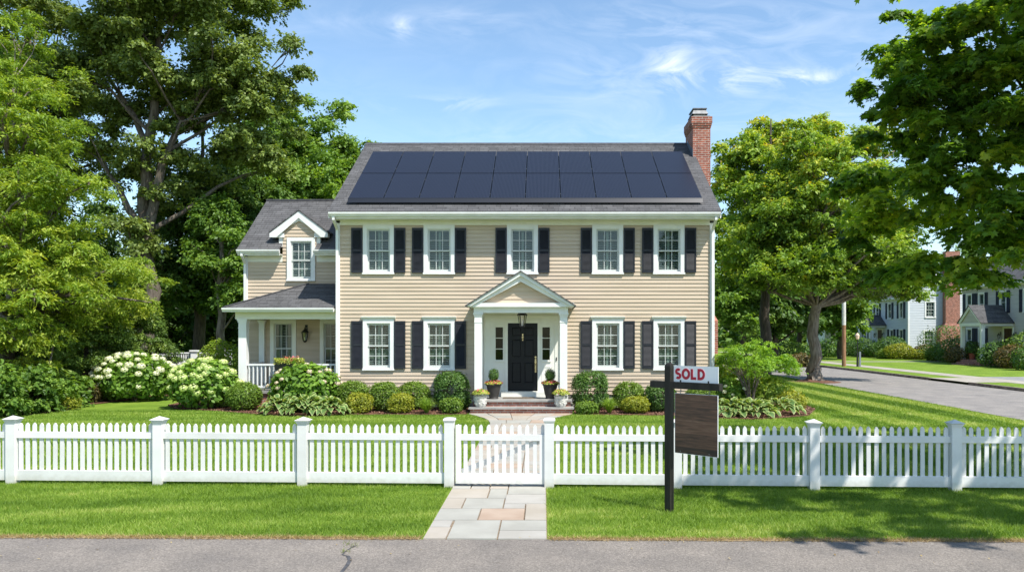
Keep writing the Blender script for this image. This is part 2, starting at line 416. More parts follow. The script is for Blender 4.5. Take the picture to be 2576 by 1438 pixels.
def clump_leaves(rng, C, Rr, twigs, per, flat=.75, droop=.25, lo=-.45, up=.8, out=.5, rnd=.55, spread=.09, ctv=.11):
    """leaf positions and normals of leaf clumps at C with radius Rr"""
    n = len(C)
    z = rng.uniform(lo, 1, (n, twigs)); ph = rng.uniform(0, 2 * PI, (n, twigs)); s = np.sqrt(np.clip(1 - z * z, 0, 1))
    D = np.stack([s * np.cos(ph), s * np.sin(ph), z], -1)
    L = Rr[:, None] * rng.uniform(.5, 1.2, (n, twigs))
    u = rng.uniform(.2, 1, (n, twigs, per)) ** .7
    P = C[:, None, None, :] + D[:, :, None, :] * (L[:, :, None] * u)[..., None] * np.array([1, 1, flat])
    P[..., 2] -= droop * (u ** 2) * L[:, :, None]
    P += rng.normal(size=P.shape) * (spread * Rr)[:, None, None, None]
    NN = unit(out * D[:, :, None, :] + np.array([0, 0, up]) + rnd * rng.normal(size=P.shape))
    ct = rng.normal(size=(n, 1, 1)) * ctv
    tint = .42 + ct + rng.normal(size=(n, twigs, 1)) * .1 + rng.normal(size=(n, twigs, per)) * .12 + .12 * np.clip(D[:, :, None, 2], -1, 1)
    TD = np.broadcast_to(D[:, :, None, :], P.shape) + np.array([0, 0, -.4])
    return P.reshape(-1, 3), NN.reshape(-1, 3), tint.reshape(-1), TD.reshape(-1, 3)


def env_points(rng, env, n, inner=.35):
    vol = np.array([e[3] * e[4] * e[5] for e in env]) ** .8
    idx = rng.choice(len(env), n, p=vol / vol.sum())
    E = np.array(env)[idx]
    D = unit(rng.normal(size=(n, 3)))
    r_ = rng.uniform(inner ** 2, 1, n) ** .5
    return E[:, :3] + D * E[:, 3:6] * r_[:, None] * rng.uniform(.85, 1.12, (n, 1))


def tree(name, x, y, trunk, env, nclump, cr, twigs, per, lsize, mat, bark, label, cat='tree', group=None, seed=1, shape='quad', limbs=.5, flat=.7, droop=.25, rnd=.55, up=.8, inner=.35, tintshift=0, zmin=.3, topwarm=0, ctv=.11, forks=(), limbmax=99):
    """trunk: list of (dx, dy, z, r)"""
    rng = np.random.default_rng(seed)
    root = empty(name, (x, y, 0), 0, label, cat, group)
    C = env_points(rng, env, nclump, inner)
    C[:, 2] = np.maximum(C[:, 2], zmin)
    C[:, 0] -= x; C[:, 1] -= y
    Rr = rng.uniform(.65, 1.2, nclump) * cr
    P, NN, tint, TD = clump_leaves(rng, C, Rr, twigs, per, flat, droop, rnd=rnd, up=up, ctv=ctv)
    keep = P[:, 2] > .02
    P, NN, tint, TD = P[keep], NN[keep], tint[keep], TD[keep]
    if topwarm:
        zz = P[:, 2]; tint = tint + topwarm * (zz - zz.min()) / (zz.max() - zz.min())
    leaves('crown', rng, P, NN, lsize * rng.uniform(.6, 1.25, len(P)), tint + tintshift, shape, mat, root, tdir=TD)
    mb = MB()
    tp = [Vector(t[:3]) for t in trunk]; tr = [t[3] for t in trunk]
    # smooth the trunk
    pts = []; rad = []
    for i in range(len(tp) - 1):
        for k in range(4):
            f = k / 4
            pts.append(tp[i].lerp(tp[i + 1], f)); rad.append(tr[i] * (1 - f) + tr[i + 1] * f)
    pts.append(tp[-1]); rad.append(tr[-1])
    pts = [p + Vector(rng.normal(size=3) * .25 * r_) * (1 if i else 0) for i, (p, r_) in enumerate(zip(pts, rad))]
    mb.tube(pts, rad, 12)
    ztop = tp[-1].z
    for fk in forks:
        q = [Vector(f_[:3]) for f_ in fk]; qq = []; qr = []
        for i in range(len(q) - 1):
            for k in range(3): qq.append(q[i].lerp(q[i + 1], k / 3)); qr.append(fk[i][3] * (1 - k / 3) + fk[i + 1][3] * k / 3)
        qq.append(q[-1]); qr.append(fk[-1][3]); mb.tube(qq, qr, 8)
        pts += qq[2:]; rad += qr[2:]
    for i in range(nclump):
        if rng.random() > limbs: continue
        c = Vector(C[i])
        if math.hypot(c.x, c.y) > limbmax: continue
        h = math.hypot(c.x, c.y)
        zs = min(ztop * .97, max(ztop * .3, c.z - .55 * h - .4))
        # trunk point at that height
        j = min(range(len(pts)), key=lambda q: abs(pts[q].z - zs) + .45 * math.hypot(pts[q].x - c.x, pts[q].y - c.y))
        a = pts[j]; r0 = min(rad[j] * .5, .022 + .02 * h)
        mid = a.lerp(c, .5) + Vector((rng.normal() * .12 * h, rng.normal() * .12 * h, .1 * h))
        q = [a, a.lerp(mid, .5) + Vector((0, 0, -.03 * h)), mid, mid.lerp(c, .55) + Vector((rng.normal() * .05 * h, rng.normal() * .05 * h, 0)), c]
        mb.tube(q, [r0, r0 * .8, r0 * .6, r0 * .4, r0 * .15], 6)
        for _ in range(3):
            e = c + Vector(unit(rng.normal(size=3))) * Rr[i] * .45 * float(rng.random())
            mb.tube([mid.lerp(c, rng.uniform(.3, .9)), (c + e) / 2, e], [r0 * .3, r0 * .2, r0 * .08], 4)
    mb.build('trunk', bark, root, smooth=True, recalc=False)
    return root


def shrub(name, x, y, rx, ry, h, n, ls, mat, label, seed=1, z0=0.0, shape='oval', group=None, bumpy=.1, stems=6, tint0=.42, cat='shrub', low=.0, square=1.0, parent=None, nm='foliage', up=.35):
    """clipped or natural mound: leaves in a thick shell, on real stems"""
    rng = np.random.default_rng(seed)
    root = empty(name, (x, y, z0), 0, label, cat, group) if parent is None else parent
    nb = 14
    BD = unit(rng.normal(size=(nb, 3))); BA = rng.uniform(-1, 1, nb) * bumpy
    D = unit(rng.normal(size=(n, 3))); D[:, 2] = np.where(D[:, 2] < -.93, -D[:, 2], D[:, 2])
    rr = 1 + np.sum(BA[None] * np.exp(-((1 - D @ BD.T) / .12)), axis=1)
    dep = 1 - np.abs(rng.normal(size=n)) * .1
    dep = np.where(rng.random(n) < .25, rng.uniform(.45, .95, n), dep)
    Dn = np.sign(D) * np.abs(D) ** square
    Dn = Dn / np.maximum(np.linalg.norm(Dn, axis=1, keepdims=True) ** .6, .3) if square != 1 else D
    zl = np.clip(-D[:, 2], 0, 1); hs = np.linalg.norm(Dn[:, :2], axis=1) + 1e-6
    wide = np.where(D[:, 2] < 0, np.sqrt(np.clip(1 - zl ** 3.2, .05, 1)) / hs * np.maximum(hs, .0) ** 0, 1.0)
    wide = np.where(D[:, 2] < 0, np.minimum(wide * np.where(D[:, 2] < 0, 1, 1), 2.6), 1.0)
    P = Dn * (rr * dep)[:, None] * np.array([rx, ry, h / 2]) * np.stack([wide, wide, np.ones(n)], 1) + np.array([0, 0, h / 2 + low])
    P += rng.normal(size=P.shape) * ls * .35
    sh_ = rng.random(n) < .04; P[sh_] += D[sh_] * rng.uniform(0, .09, (int(sh_.sum()), 1))
    P[:, 2] = np.maximum(P[:, 2], ls * .3)
    NN = unit(D * .8 + np.array([0, 0, up]) + .5 * rng.normal(size=D.shape))
    cell = np.sin(P[:, 0] * 9 + seed) * np.sin(P[:, 1] * 11 + 2) * np.sin(P[:, 2] * 10 + 1)
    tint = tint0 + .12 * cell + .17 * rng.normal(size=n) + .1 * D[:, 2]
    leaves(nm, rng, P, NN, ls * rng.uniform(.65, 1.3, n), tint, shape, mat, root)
    if stems:
        mb = MB()
        for i in range(stems):
            a = 2 * PI * i / stems + rng.uniform(-.3, .3)
            e = Vector((rx * .6 * math.cos(a), ry * .6 * math.sin(a), h * rng.uniform(.5, .8)))
            mb.tube([(.05 * math.cos(a), .05 * math.sin(a), -.02), (e.x * .4, e.y * .4, e.z * .5), e], [.022, .016, .006], 5)
        mb.build('stem', M['stem'], root)
    return root


# ------------------------------------------------------------------ camera, light, sky
cam = bpy.data.cameras.new('camera'); co = bpy.data.objects.new('camera', cam); COL.objects.link(co)
co.location = (0, 0, CH); co.rotation_euler = (R(90), 0, 0)
cam.sensor_width = 36; cam.lens = 36 * F / 2576
cam.shift_x = -(HX - 1288) / 2576; cam.shift_y = (HY - 719) / 2576
cam.clip_end = 3000; cam.clip_start = .1
scn.camera = co
sd = Vector((1, -.95, 2)).normalized()      # towards the sun
sun = bpy.data.lights.new('sun', 'SUN'); sun.energy = 4.3; sun.angle = R(.5); sun.color = (1, .955, .88)
so = bpy.data.objects.new('sun', sun); COL.objects.link(so)
so.rotation_euler = sd.to_track_quat('Z', 'Y').to_euler()
w = bpy.data.worlds.new('World'); scn.world = w; w.use_nodes = True
nt = w.node_tree; bg = nt.nodes['Background']
sky = N(nt, 'ShaderNodeTexSky', sky_type='NISHITA'); sky.sun_disc = False
sky.sun_elevation = math.asin(sd.z); sky.sun_rotation = math.atan2(sd.x, sd.y)
sky.air_density = 1.0; sky.dust_density = .5; sky.ozone_density = 1.1; sky.altitude = 0
bg.inputs[1].default_value = .145
tc = N(nt, 'ShaderNodeTexCoord'); sp = N(nt, 'ShaderNodeSeparateXYZ'); nt.links.new(tc.outputs['Generated'], sp.inputs[0])
ay = N(nt, 'ShaderNodeMath', operation='MAXIMUM'); ay.inputs[1].default_value = .05
ab = N(nt, 'ShaderNodeMath', operation='ABSOLUTE'); nt.links.new(sp.outputs[1], ab.inputs[0]); nt.links.new(ab.outputs[0], ay.inputs[0])
du = N(nt, 'ShaderNodeMath', operation='DIVIDE'); nt.links.new(sp.outputs[0], du.inputs[0]); nt.links.new(ay.outputs[0], du.inputs[1])
dv = N(nt, 'ShaderNodeMath', operation='DIVIDE'); nt.links.new(sp.outputs[2], dv.inputs[0]); nt.links.new(ay.outputs[0], dv.inputs[1])
cb = N(nt, 'ShaderNodeCombineXYZ'); nt.links.new(du.outputs[0], cb.inputs[0]); nt.links.new(dv.outputs[0], cb.inputs[1])


def vnoise(scale, stretch, rot, det, dist, off=0):
    mp = N(nt, 'ShaderNodeMapping'); mp.inputs['Scale'].default_value = stretch; mp.inputs['Rotation'].default_value = (0, 0, rot); mp.inputs['Location'].default_value = (off, off, 0)
    nt.links.new(cb.outputs[0], mp.inputs['Vector'])
    n = N(nt, 'ShaderNodeTexNoise'); n.inputs['Scale'].default_value = scale; n.inputs['Detail'].default_value = det; n.inputs['Distortion'].default_value = dist
    n.inputs['Roughness'].default_value = .6
    nt.links.new(mp.outputs[0], n.inputs['Vector']); return n


def blob(px, py, a, b, amp):
    u0, v0 = (px - HX) / F, (HY - py) / F
    s = N(nt, 'ShaderNodeVectorMath', operation='SUBTRACT'); s.inputs[1].default_value = (u0, v0, 0); nt.links.new(cb.outputs[0], s.inputs[0])
    m_ = N(nt, 'ShaderNodeVectorMath', operation='MULTIPLY'); m_.inputs[1].default_value = (F / a, F / b, 0); nt.links.new(s.outputs[0], m_.inputs[0])
    d = N(nt, 'ShaderNodeVectorMath', operation='DOT_PRODUCT'); nt.links.new(m_.outputs[0], d.inputs[0]); nt.links.new(m_.outputs[0], d.inputs[1])
    ng = N(nt, 'ShaderNodeMath', operation='MULTIPLY'); ng.inputs[1].default_value = -1; nt.links.new(d.outputs['Value'], ng.inputs[0])
    e = N(nt, 'ShaderNodeMath', operation='EXPONENT'); nt.links.new(ng.outputs[0], e.inputs[0])
    k = N(nt, 'ShaderNodeMath', operation='MULTIPLY'); k.inputs[1].default_value = amp; nt.links.new(e.outputs[0], k.inputs[0])
    return k


acc = None
for bl in [(1690, 165, 50, 42, 1.15), (1720, 200, 70, 30, .7), (1850, 195, 60, 34, 1.1), (2040, 197, 110, 20, 1.2), (1010, 75, 24, 30, .9), (1100, 262, 110, 16, .9), (2000, 185, 50, 25, .5),
           (1500, 240, 260, 90, .22), (1800, 120, 420, 110, .3), (1750, 30, 350, 45, .25), (1900, 330, 350, 90, .2), (900, 55, 260, 40, .16), (1320, 340, 260, 30, .22), (1140, 60, 130, 45, .2), (400, 300, 600, 300, .15), (2500, 400, 400, 400, .35)]:
    k = blob(*bl)
    if acc is None: acc = k
    else:
        a_ = N(nt, 'ShaderNodeMath', operation='ADD'); nt.links.new(acc.outputs[0], a_.inputs[0]); nt.links.new(k.outputs[0], a_.inputs[1]); acc = a_
nz = vnoise(8, (1, 3.0, 1), R(24), 10, 1.4)
mr = N(nt, 'ShaderNodeMapRange'); mr.inputs[1].default_value = .4; mr.inputs[2].default_value = .75; mr.inputs[3].default_value = 0; mr.inputs[4].default_value = .8
nt.links.new(nz.outputs['Fac'], mr.inputs[0])
ml = N(nt, 'ShaderNodeMath', operation='MULTIPLY'); ml.use_clamp = True; nt.links.new(acc.outputs[0], ml.inputs[0]); nt.links.new(mr.outputs[0], ml.inputs[1])
skt = N(nt, 'ShaderNodeMixRGB', blend_type='MULTIPLY'); skt.inputs[0].default_value = 1; skt.inputs[2].default_value = (.88, .955, .955, 1); nt.links.new(sky.outputs[0], skt.inputs[1])
mxc = N(nt, 'ShaderNodeMixRGB'); mxc.inputs[2].default_value = (5.2, 5.5, 6.0, 1)
nt.links.new(ml.outputs[0], mxc.inputs[0]); nt.links.new(skt.outputs[0], mxc.inputs[1]); nt.links.new(mxc.outputs[0], bg.inputs[0])
scn.view_settings.view_transform = 'Standard'; scn.view_settings.look = 'None'; scn.view_settings.gamma = 1
scn.view_settings.exposure = .74
scn.render.engine = 'CYCLES'
scn.render.resolution_x = 1024; scn.render.resolution_y = 571
scn.cycles.max_bounces = 8; scn.cycles.transparent_max_bounces = 12

# fence line, slightly turned from the house
FA, FB = Vector((-7.8, 11.66, 0)), Vector((5.75, 11.12, 0))
FD = (FB - FA).normalized()
def fy(x): return FA.y + (x - FA.x) * FD.y / FD.x
def road_y(x): return 8.50 - .0155 * (x + 1)


# ------------------------------------------------------------------ ground
def sheet(name, poly, z, mat, kind='structure', uv=False):
    mb = MB(); mb.add([(p[0], p[1], z) for p in poly], [tuple(range(len(poly)))])
    o = mb.build(name, mat, uv=uv); o['kind'] = kind; return o


def stripes_node(nt, tc):
    """mowing stripes as a 0..1 value in world x/y"""
    pass


m, nt, b = new_mat('lawn turf')
tc = N(nt, 'ShaderNodeTexCoord')
n1 = N(nt, 'ShaderNodeTexNoise'); n1.inputs['Scale'].default_value = 1.1; n1.inputs['Detail'].default_value = 5
n2 = N(nt, 'ShaderNodeTexNoise'); n2.inputs['Scale'].default_value = 40; n2.inputs['Detail'].default_value = 4
nt.links.new(tc.outputs['Object'], n1.inputs['Vector']); nt.links.new(tc.outputs['Object'], n2.inputs['Vector'])
a_ = N(nt, 'ShaderNodeMath', operation='MULTIPLY_ADD'); a_.inputs[1].default_value = .45; nt.links.new(n1.outputs['Fac'], a_.inputs[0])
b_ = N(nt, 'ShaderNodeMath', operation='MULTIPLY'); b_.inputs[1].default_value = .6; nt.links.new(n2.outputs['Fac'], b_.inputs[0]); nt.links.new(b_.outputs[0], a_.inputs[2])
r = ramp(nt, [(.33, (.07, .13, .014)), (.52, (.14, .225, .026)), (.7, (.24, .32, .05))])
nt.links.new(a_.outputs[0], r.inputs[0]); nt.links.new(r.outputs[0], b.inputs['Base Color']); b.inputs['Roughness'].default_value = .9; b.inputs['Specular IOR Level'].default_value = .1
bp = N(nt, 'ShaderNodeBump'); bp.inputs['Strength'].default_value = .6; bp.inputs['Distance'].default_value = .03; nt.links.new(n2.outputs['Fac'], bp.inputs['Height']); nt.links.new(bp.outputs[0], b.inputs['Normal'])
M['turf'] = m
sheet('ground', [(-600, -60), (600, -60), (600, 900), (-600, 900)], 0, M['turf'])


def asphalt(name, base, warm):
    m, nt, b = new_mat(name)
    tc = N(nt, 'ShaderNodeTexCoord')
    v = N(nt, 'ShaderNodeTexVoronoi'); v.inputs['Scale'].default_value = 75
    n1 = N(nt, 'ShaderNodeTexNoise'); n1.inputs['Scale'].default_value = 1.4; n1.inputs['Detail'].default_value = 6
    n2 = N(nt, 'ShaderNodeTexNoise'); n2.inputs['Scale'].default_value = 45; n2.inputs['Detail'].default_value = 5; n2.inputs['Roughness'].default_value = .8
    for q in (v, n1, n2): nt.links.new(tc.outputs['Object'], q.inputs['Vector'])
    r0 = ramp(nt, [(.0, tuple(c * .72 for c in warm)), (.5, warm), (1, tuple(min(1, c * 1.35) for c in warm))])
    nt.links.new(v.outputs['Color'], r0.inputs[0])
    r1 = ramp(nt, [(.3, (.8, .8, .81)), (.7, (1.14, 1.12, 1.09))]); nt.links.new(n1.outputs['Fac'], r1.inputs[0])
    r2 = ramp(nt, [(.3, (.72, .72, .72)), (.68, (1.24, 1.235, 1.22))]); nt.links.new(n2.outputs['Fac'], r2.inputs[0])
    mx = N(nt, 'ShaderNodeMixRGB', blend_type='MULTIPLY'); mx.inputs[0].default_value = 1; nt.links.new(r0.outputs[0], mx.inputs[1]); nt.links.new(r1.outputs[0], mx.inputs[2])
    mx2 = N(nt, 'ShaderNodeMixRGB', blend_type='MULTIPLY'); mx2.inputs[0].default_value = 1; nt.links.new(mx.outputs[0], mx2.inputs[1]); nt.links.new(r2.outputs[0], mx2.inputs[2])
    nt.links.new(mx2.outputs[0], b.inputs['Base Color']); b.inputs['Roughness'].default_value = .9; b.inputs['Specular IOR Level'].default_value = .15
    bp = N(nt, 'ShaderNodeBump'); bp.inputs['Strength'].default_value = .5; bp.inputs['Distance'].default_value = .006; nt.links.new(v.outputs['Distance'], bp.inputs['Height']); nt.links.new(bp.outputs[0], b.inputs['Normal'])
    return m


M['asphalt'] = asphalt('asphalt', .2, (.205, .184, .165))
M['asphalt2'] = asphalt('worn asphalt', .2, (.235, .22, .208))
M['paving'] = pmat('pale concrete paving', (.3, .27, .225), (.38, .35, .3), scale=1.5, rough=.9, bump=.1)
M['kerb'] = pmat('granite kerb', (.13, .1, .085), (.27, .22, .18), scale=5, rough=.9, bump=.3)
M['drive'] = pmat('driveway asphalt', (.2, .2, .2), (.27, .27, .265), scale=4, rough=.9, bump=.2)
# road in front: edge a little ragged
rng = np.random.default_rng(5)
xs = np.linspace(-30, 12.6, 180)
top = [(float(x), road_y(x) + float(rng.normal() * .012) + .02 * math.sin(x * 1.7)) for x in xs]
sheet('road', [(-60, -20), (60, -20), (60, 8.1), (18.4, 8.1), (14, 8.2)] + top[::-1] + [(-60, 9)], .008, M['asphalt'])
# side street
sheet('side_street', [(12.15, 8.9), (18.1, 8.9), (18.1, 60), (17.2, 90), (14.5, 130), (-10, 170), (-14, 164), (8, 124), (11.3, 85), (12.15, 58)], .012, M['asphalt2'])
sheet('street_corner', [(12.6, 8.1), (18.1, 8.1), (18.1, 8.9), (12.15, 8.9)], .004, M['asphalt2'])
kb = MB()
def kerb_run(y0, y1):
    y = y0
    while y < y1 - .05:
        kb.box(18.1, 18.25, y, min(y + 1.8, y1) - .01, -.05, .13); y += 1.8
kerb_run(8.2, 33.9); kerb_run(37.4, 62)
k = kb.build('kerb', M['kerb']); k['kind'] = 'structure'
sheet('grass_strip', [(18.25, 8), (19.75, 8), (19.75, 33.9), (18.25, 33.9)], .11, M['turf'])
sheet('grass_strip', [(18.25, 37.4), (19.75, 37.4), (19.75, 62), (18.25, 62)], .11, M['turf'])
sheet('front_lawn', [(20.95, 38.2), (60, 38.2), (60, 58.2), (20.95, 58.2)], .115, M['turf'])
sheet('front_lawn', [(20.95, 59.4), (60, 59.4), (60, 95), (20.95, 95)], .115, M['turf'])
sheet('sidewalk', [(19.75, 8), (20.95, 8), (20.95, 90), (19.75, 90)], .12, M['paving'])
sheet('driveway', [(20.95, 34), (45, 34), (45, 38.2), (20.95, 38.2)], .117, M['drive'])
sheet('driveway_apron', [(18.1, 33.9), (19.75, 33.9), (19.75, 37.4), (18.1, 37.4)], .116, M['paving'])
sheet('front_walk', [(20.95, 58.2), (29.8, 58.2), (29.8, 59.4), (20.95, 59.4)], .119, M['paving'])

# mulch beds
BEDL = [(-14.4, 20.6), (-13.6, 21.8), (-13.9, 24.4), (-13.2, 27.6), (-11.9, 27.9), (-11.4, 24.2), (-10.6, 23.0), (-9.2, 22.5), (-8, 21.7), (-7, 21.15), (-6, 21.05), (-5.2, 21.4), (-4, 21.45), (-3, 21.4), (-2.05, 21.5), (-2.05, 23.5), (-9.3, 25.5), (-9.3, 32), (-30, 32), (-30, 17.5), (-20, 19)]
BEDR = [(.88, 21.5), (2, 21.35), (3.4, 21.2), (4.4, 20.6), (5.3, 20.25), (6.2, 20.6), (7.1, 21.2), (7.9, 23), (8.1, 25.5), (7.3, 28), (5.0, 29), (5.0, 23.5), (.88, 23.5)]
def mound(name, poly, z):
    mb = MB(); n = len(poly)
    cx = sum(p[0] for p in poly) / n; cy = sum(p[1] for p in poly) / n
    mb.add([(p[0], p[1], z) for p in poly], [tuple(range(n))])
    o = mb.build(name, M['mulch']); o['kind'] = 'structure'
mound('mulch_bed', BEDL, .02); mound('mulch_bed', BEDR, .02)


def inpoly(P, poly):
    x, y = P[:, 0], P[:, 1]; r_ = np.zeros(len(P), bool); n = len(poly); j = n - 1
    for i in range(n):
        xi, yi = poly[i]; xj, yj = poly[j]
        c = ((yi > y) != (yj > y)) & (x < (xj - xi) * (y - yi) / (yj - yi + 1e-12) + xi)
        r_ ^= c; j = i
    return r_


rng = np.random.default_rng(77)
P = np.column_stack([rng.uniform(-15, 8.5, 60000), rng.uniform(19.5, 28, 60000), rng.uniform(.02, .04, 60000)])
P = P[(inpoly(P, BEDL) | inpoly(P, BEDR)) & (P[:, 1] < 24.5)]
NN = unit(np.array([0, 0, 1]) + .5 * rng.normal(size=P.shape))
o = leaves('mulch_chips', rng, P, NN, rng.uniform(.025, .07, len(P)), rng.uniform(0, 1, len(P)), 'quad', M['chip'], None)
tag(o, 'loose brown bark mulch chips covering the planting beds', 'mulch', kind='stuff')

# flagstone path
PX0, PX1 = -1.28, .05
def path_edges(y):
    e0, e1 = PX0, PX1
    if y > 19.2:
        t = (y - 19.2) / 2.4; t = min(1, t) ** 2
        e0 -= .75 * t; e1 += .8 * t
    return e0, e1
PATHPOLY = [(PX0, 8.49), (PX1, 8.47)] + [(path_edges(y)[1], y) for y in np.linspace(19.2, 21.75, 8)] + [(path_edges(y)[0], y) for y in np.linspace(21.75, 19.2, 8)]
sheet('path_base', PATHPOLY, .006, pmat('path joint sand', (.16, .12, .08), (.26, .2, .14), scale=30, rough=1))
stones = [(0, .19, 8.47, 8.98, 3), (0, .18, 8.98, 9.31, 2), (.19, .6, 8.47, 9.31, 0), (.6, 1, 8.47, 8.83, 2), (.6, 1, 8.83, 9.31, 0),
          (0, .39, 9.31, 9.93, 0), (.39, .8, 9.31, 9.93, 1), (.8, 1, 9.31, 10.2, 3), (0, .2, 9.93, 10.55, 3), (.2, .59, 9.93, 10.55, 0),
          (.59, .8, 9.93, 10.2, 2), (.59, 1, 10.2, 10.8, 2), (0, .41, 10.55, 11.18, 3), (.41, .6, 10.55, 11.18, 0), (.6, 1, 10.8, 11.35, 0),
          (0, .2, 11.18, 11.5, 0), (.2, .4, 11.18, 11.5, 2), (.4, .6, 11.18, 11.5, 3), (.6, 1, 11.35, 11.7, 2), (0, .6, 11.5, 12.0, 3), (.6, 1, 11.7, 12.0, 1)]
rs = random.Random(4)
y = 12.0
while y < 21.7:
    h = rs.choice([.45, .6, .7]); y2 = min(y + h, 21.74)
    if 21.74 - y2 < .2: y2 = 21.74
    cuts = sorted([0, 1] + [rs.choice([.22, .3, .38]), rs.choice([.55, .62, .72])])
    if y > 20: cuts = sorted([0, 1, .18, .4, .63, .82])
    for a, b2 in zip(cuts[:-1], cuts[1:]):
        if rs.random() < .4:
            t = rs.uniform(.35, .65); stones.append((a, b2, y, y + (y2 - y) * t, rs.choice([0, 2, 3, 3, 1]))); stones.append((a, b2, y + (y2 - y) * t, y2, rs.choice([0, 2, 3, 3])))
        else: stones.append((a, b2, y, y2, rs.choice([0, 2, 3, 3, 1])))
    y = y2
SC = [pmat('bluestone flag', (.305, .295, .26), (.36, .35, .31), scale=2.2, rough=.85, bump=.25, bscale=12),
      pmat('tan flag', (.34, .25, .185), (.4, .31, .24), scale=2.5, rough=.85, bump=.25, bscale=12),
      pmat('pale flag', (.33, .31, .275), (.38, .36, .325), scale=2, rough=.85, bump=.25, bscale=12),
      pmat('buff flag', (.34, .3, .245), (.39, .35, .3), scale=2, rough=.85, bump=.25, bscale=12)]
pb = MB()
for (u0, u1, y0, y1, c) in stones:
    g = .009
    def X(u, y): e = path_edges(y); return e[0] + (e[1] - e[0]) * u
    z = .02 + rs.uniform(0, .003)
    q = [(X(u0, y0) + g, y0 + g), (X(u1, y0) - g, y0 + g), (X(u1, y1) - g, y1 - g), (X(u0, y1) + g, y1 - g)]
    pb.prism(q, 'z', -.03, z, c)
o = pb.build('path', SC); o['kind'] = 'structure'

# ------------------------------------------------------------------ grass blades
def grass(name, rng, P, h, wdt, tint, mat, label, lean=.45):
    n = len(P)
    a = rng.uniform(0, 2 * PI, n); t = np.stack([np.cos(a), np.sin(a), np.zeros(n)], -1)
    hh = h * rng.uniform(.6, 1.25, n); ww = wdt * rng.uniform(.7, 1.3, n)
    L = rng.normal(size=(n, 3)) * lean; L[:, 2] = 0
    tip = P + (np.array([0, 0, 1]) + L) * hh[:, None]
    V = np.stack([P - t * ww[:, None] / 2, P + t * ww[:, None] / 2, tip], 1).reshape(-1, 3)
    o = npmesh(name, V, 3, mat, None, {'tint': np.clip(tint, 0, 1)})
    return tag(o, label, 'grass', kind='stuff')


def fbm(x, y, s, seed):
    r_ = np.random.default_rng(seed); v = 0
    for o_ in range(5):
        f = s * 1.9 ** o_
        for _ in range(2):
            a = r_.uniform(0, 2 * PI); p = r_.uniform(0, 2 * PI)
            v = v + np.sin((x * math.cos(a) + y * math.sin(a)) * f + p + 1.3 * np.sin(x * f * .37 + p)) / (1.6 ** o_)
    return v / 4


def tint_at(x, y):
    t = .47 + .2 * fbm(x * .8, y * 1.8, 1.3, 3) + .22 * fbm(x * .6, y * 1.9, 3.2, 8) + .12 * fbm(x * .8, y * 1.6, 9, 18)
    return t


rng = np.random.default_rng(11)
# verge between the road and the fence
n = 300000
x = rng.uniform(-8.6, 7.8, n); yy = rng.uniform(8.2, 11.9, n)
ok = (yy > 8.53 - .0155 * (x + 1) + .03 * np.sin(x * 5) + .02 * np.sin(x * 13)) & ~((x > PX0 - .01) & (x < PX1 + .01))
P = np.column_stack([x, yy, np.zeros(n)])[ok]
rng2 = np.random.default_rng(6); pc_ = rng2.uniform([-8, 8.7], [7, 11.2], (16, 2)); pd_ = np.min(np.linalg.norm((P[:, None, :2] - pc_[None]) * [1, 2.2], axis=2), axis=1)
edge = np.clip(1 - (P[:, 1] - (8.5 - .0155 * (P[:, 0] + 1))) / .1, 0, 1)
pe = np.maximum(np.clip(1 - np.abs(P[:, 0] - PX0) / .05, 0, 1), np.clip(1 - np.abs(P[:, 0] - PX1) / .05, 0, 1)) * .6
tint = tint_at(P[:, 0], P[:, 1]) + .11 * rng.normal(size=len(P)) + np.maximum(edge, pe) * .4 * rng.random(len(P)) + .22 * np.exp(-(pd_ / .16) ** 2)
hh = .043 * (1 + .3 * fbm(P[:, 0], P[:, 1], 2.2, 4)) * (1 - .35 * edge)
grass('verge_grass', rng, P, hh, .007, tint, M['grass'], 'short mown grass of the verge in front of the picket fence', .55)
xs = np.linspace(-9, 8, 240)
e0 = [(float(x), road_y(x) - .03 - .02 * abs(math.sin(x * 2.3)) + float(rng.normal() * .008)) for x in xs if x < PX0 or x > PX1]
e1 = [(float(x), road_y(x) + .05 + float(rng.normal() * .012)) for x in xs if x < PX0 or x > PX1]
for lo_, hi_ in ((-9, PX0), (PX1, 8)):
    a0 = [p for p in e0 if lo_ < p[0] < hi_]; a1 = [p for p in e1 if lo_ < p[0] < hi_]
    sheet('verge_soil', a0 + a1[::-1], .0125, pmat('tan sandy soil', (.2, .14, .085), (.34, .26, .16), scale=25, rough=1))
# dry fringe on the road edge
n = 16000
x = rng.uniform(-8.6, 7.5, n); x = x[(x < PX0 - .02) | (x > PX1 + .02)]
P = np.column_stack([x, road_y(x) + rng.normal(size=len(x)) * .035 + .01, np.full(len(x), .01)])
grass('dry_grass', rng, P, .03, .006, rng.random(len(P)), M['drygrass'], 'tan dry grass fringe along the road edge', 1.3)
# lawn behind the fence
n = 420000
x = rng.uniform(-14.5, 12.1, n); yy = 11.2 + 11.5 * rng.uniform(0, 1, n) ** 1.15
P = np.column_stack([x, yy, np.zeros(n)])
ok = ~inpoly(P, BEDL) & ~inpoly(P, BEDR) & ~inpoly(P, [(p[0] * 1, p[1]) for p in PATHPOLY]) & (P[:, 1] > fy(P[:, 0]) - .1) & (np.abs(P[:, 0]) < P[:, 1] * .7 + 1) & (P[:, 0] > -P[:, 1] * .7)
P = P[ok]
def stripe(x, y):
    s = np.sin((x + y * .03) * 2 * PI / 1.5)
    return np.clip(s * 3, -1, 1) * np.clip((x - 4.5) / 2, 0, 1)
tint = .2 + .62 * tint_at(P[:, 0], P[:, 1]) + .03 + .1 * rng.normal(size=len(P)) + .2 * stripe(P[:, 0], P[:, 1]) + .06 * np.clip(np.sin(P[:, 0] * .6 + P[:, 1] * 3) * 2, -1, 1)
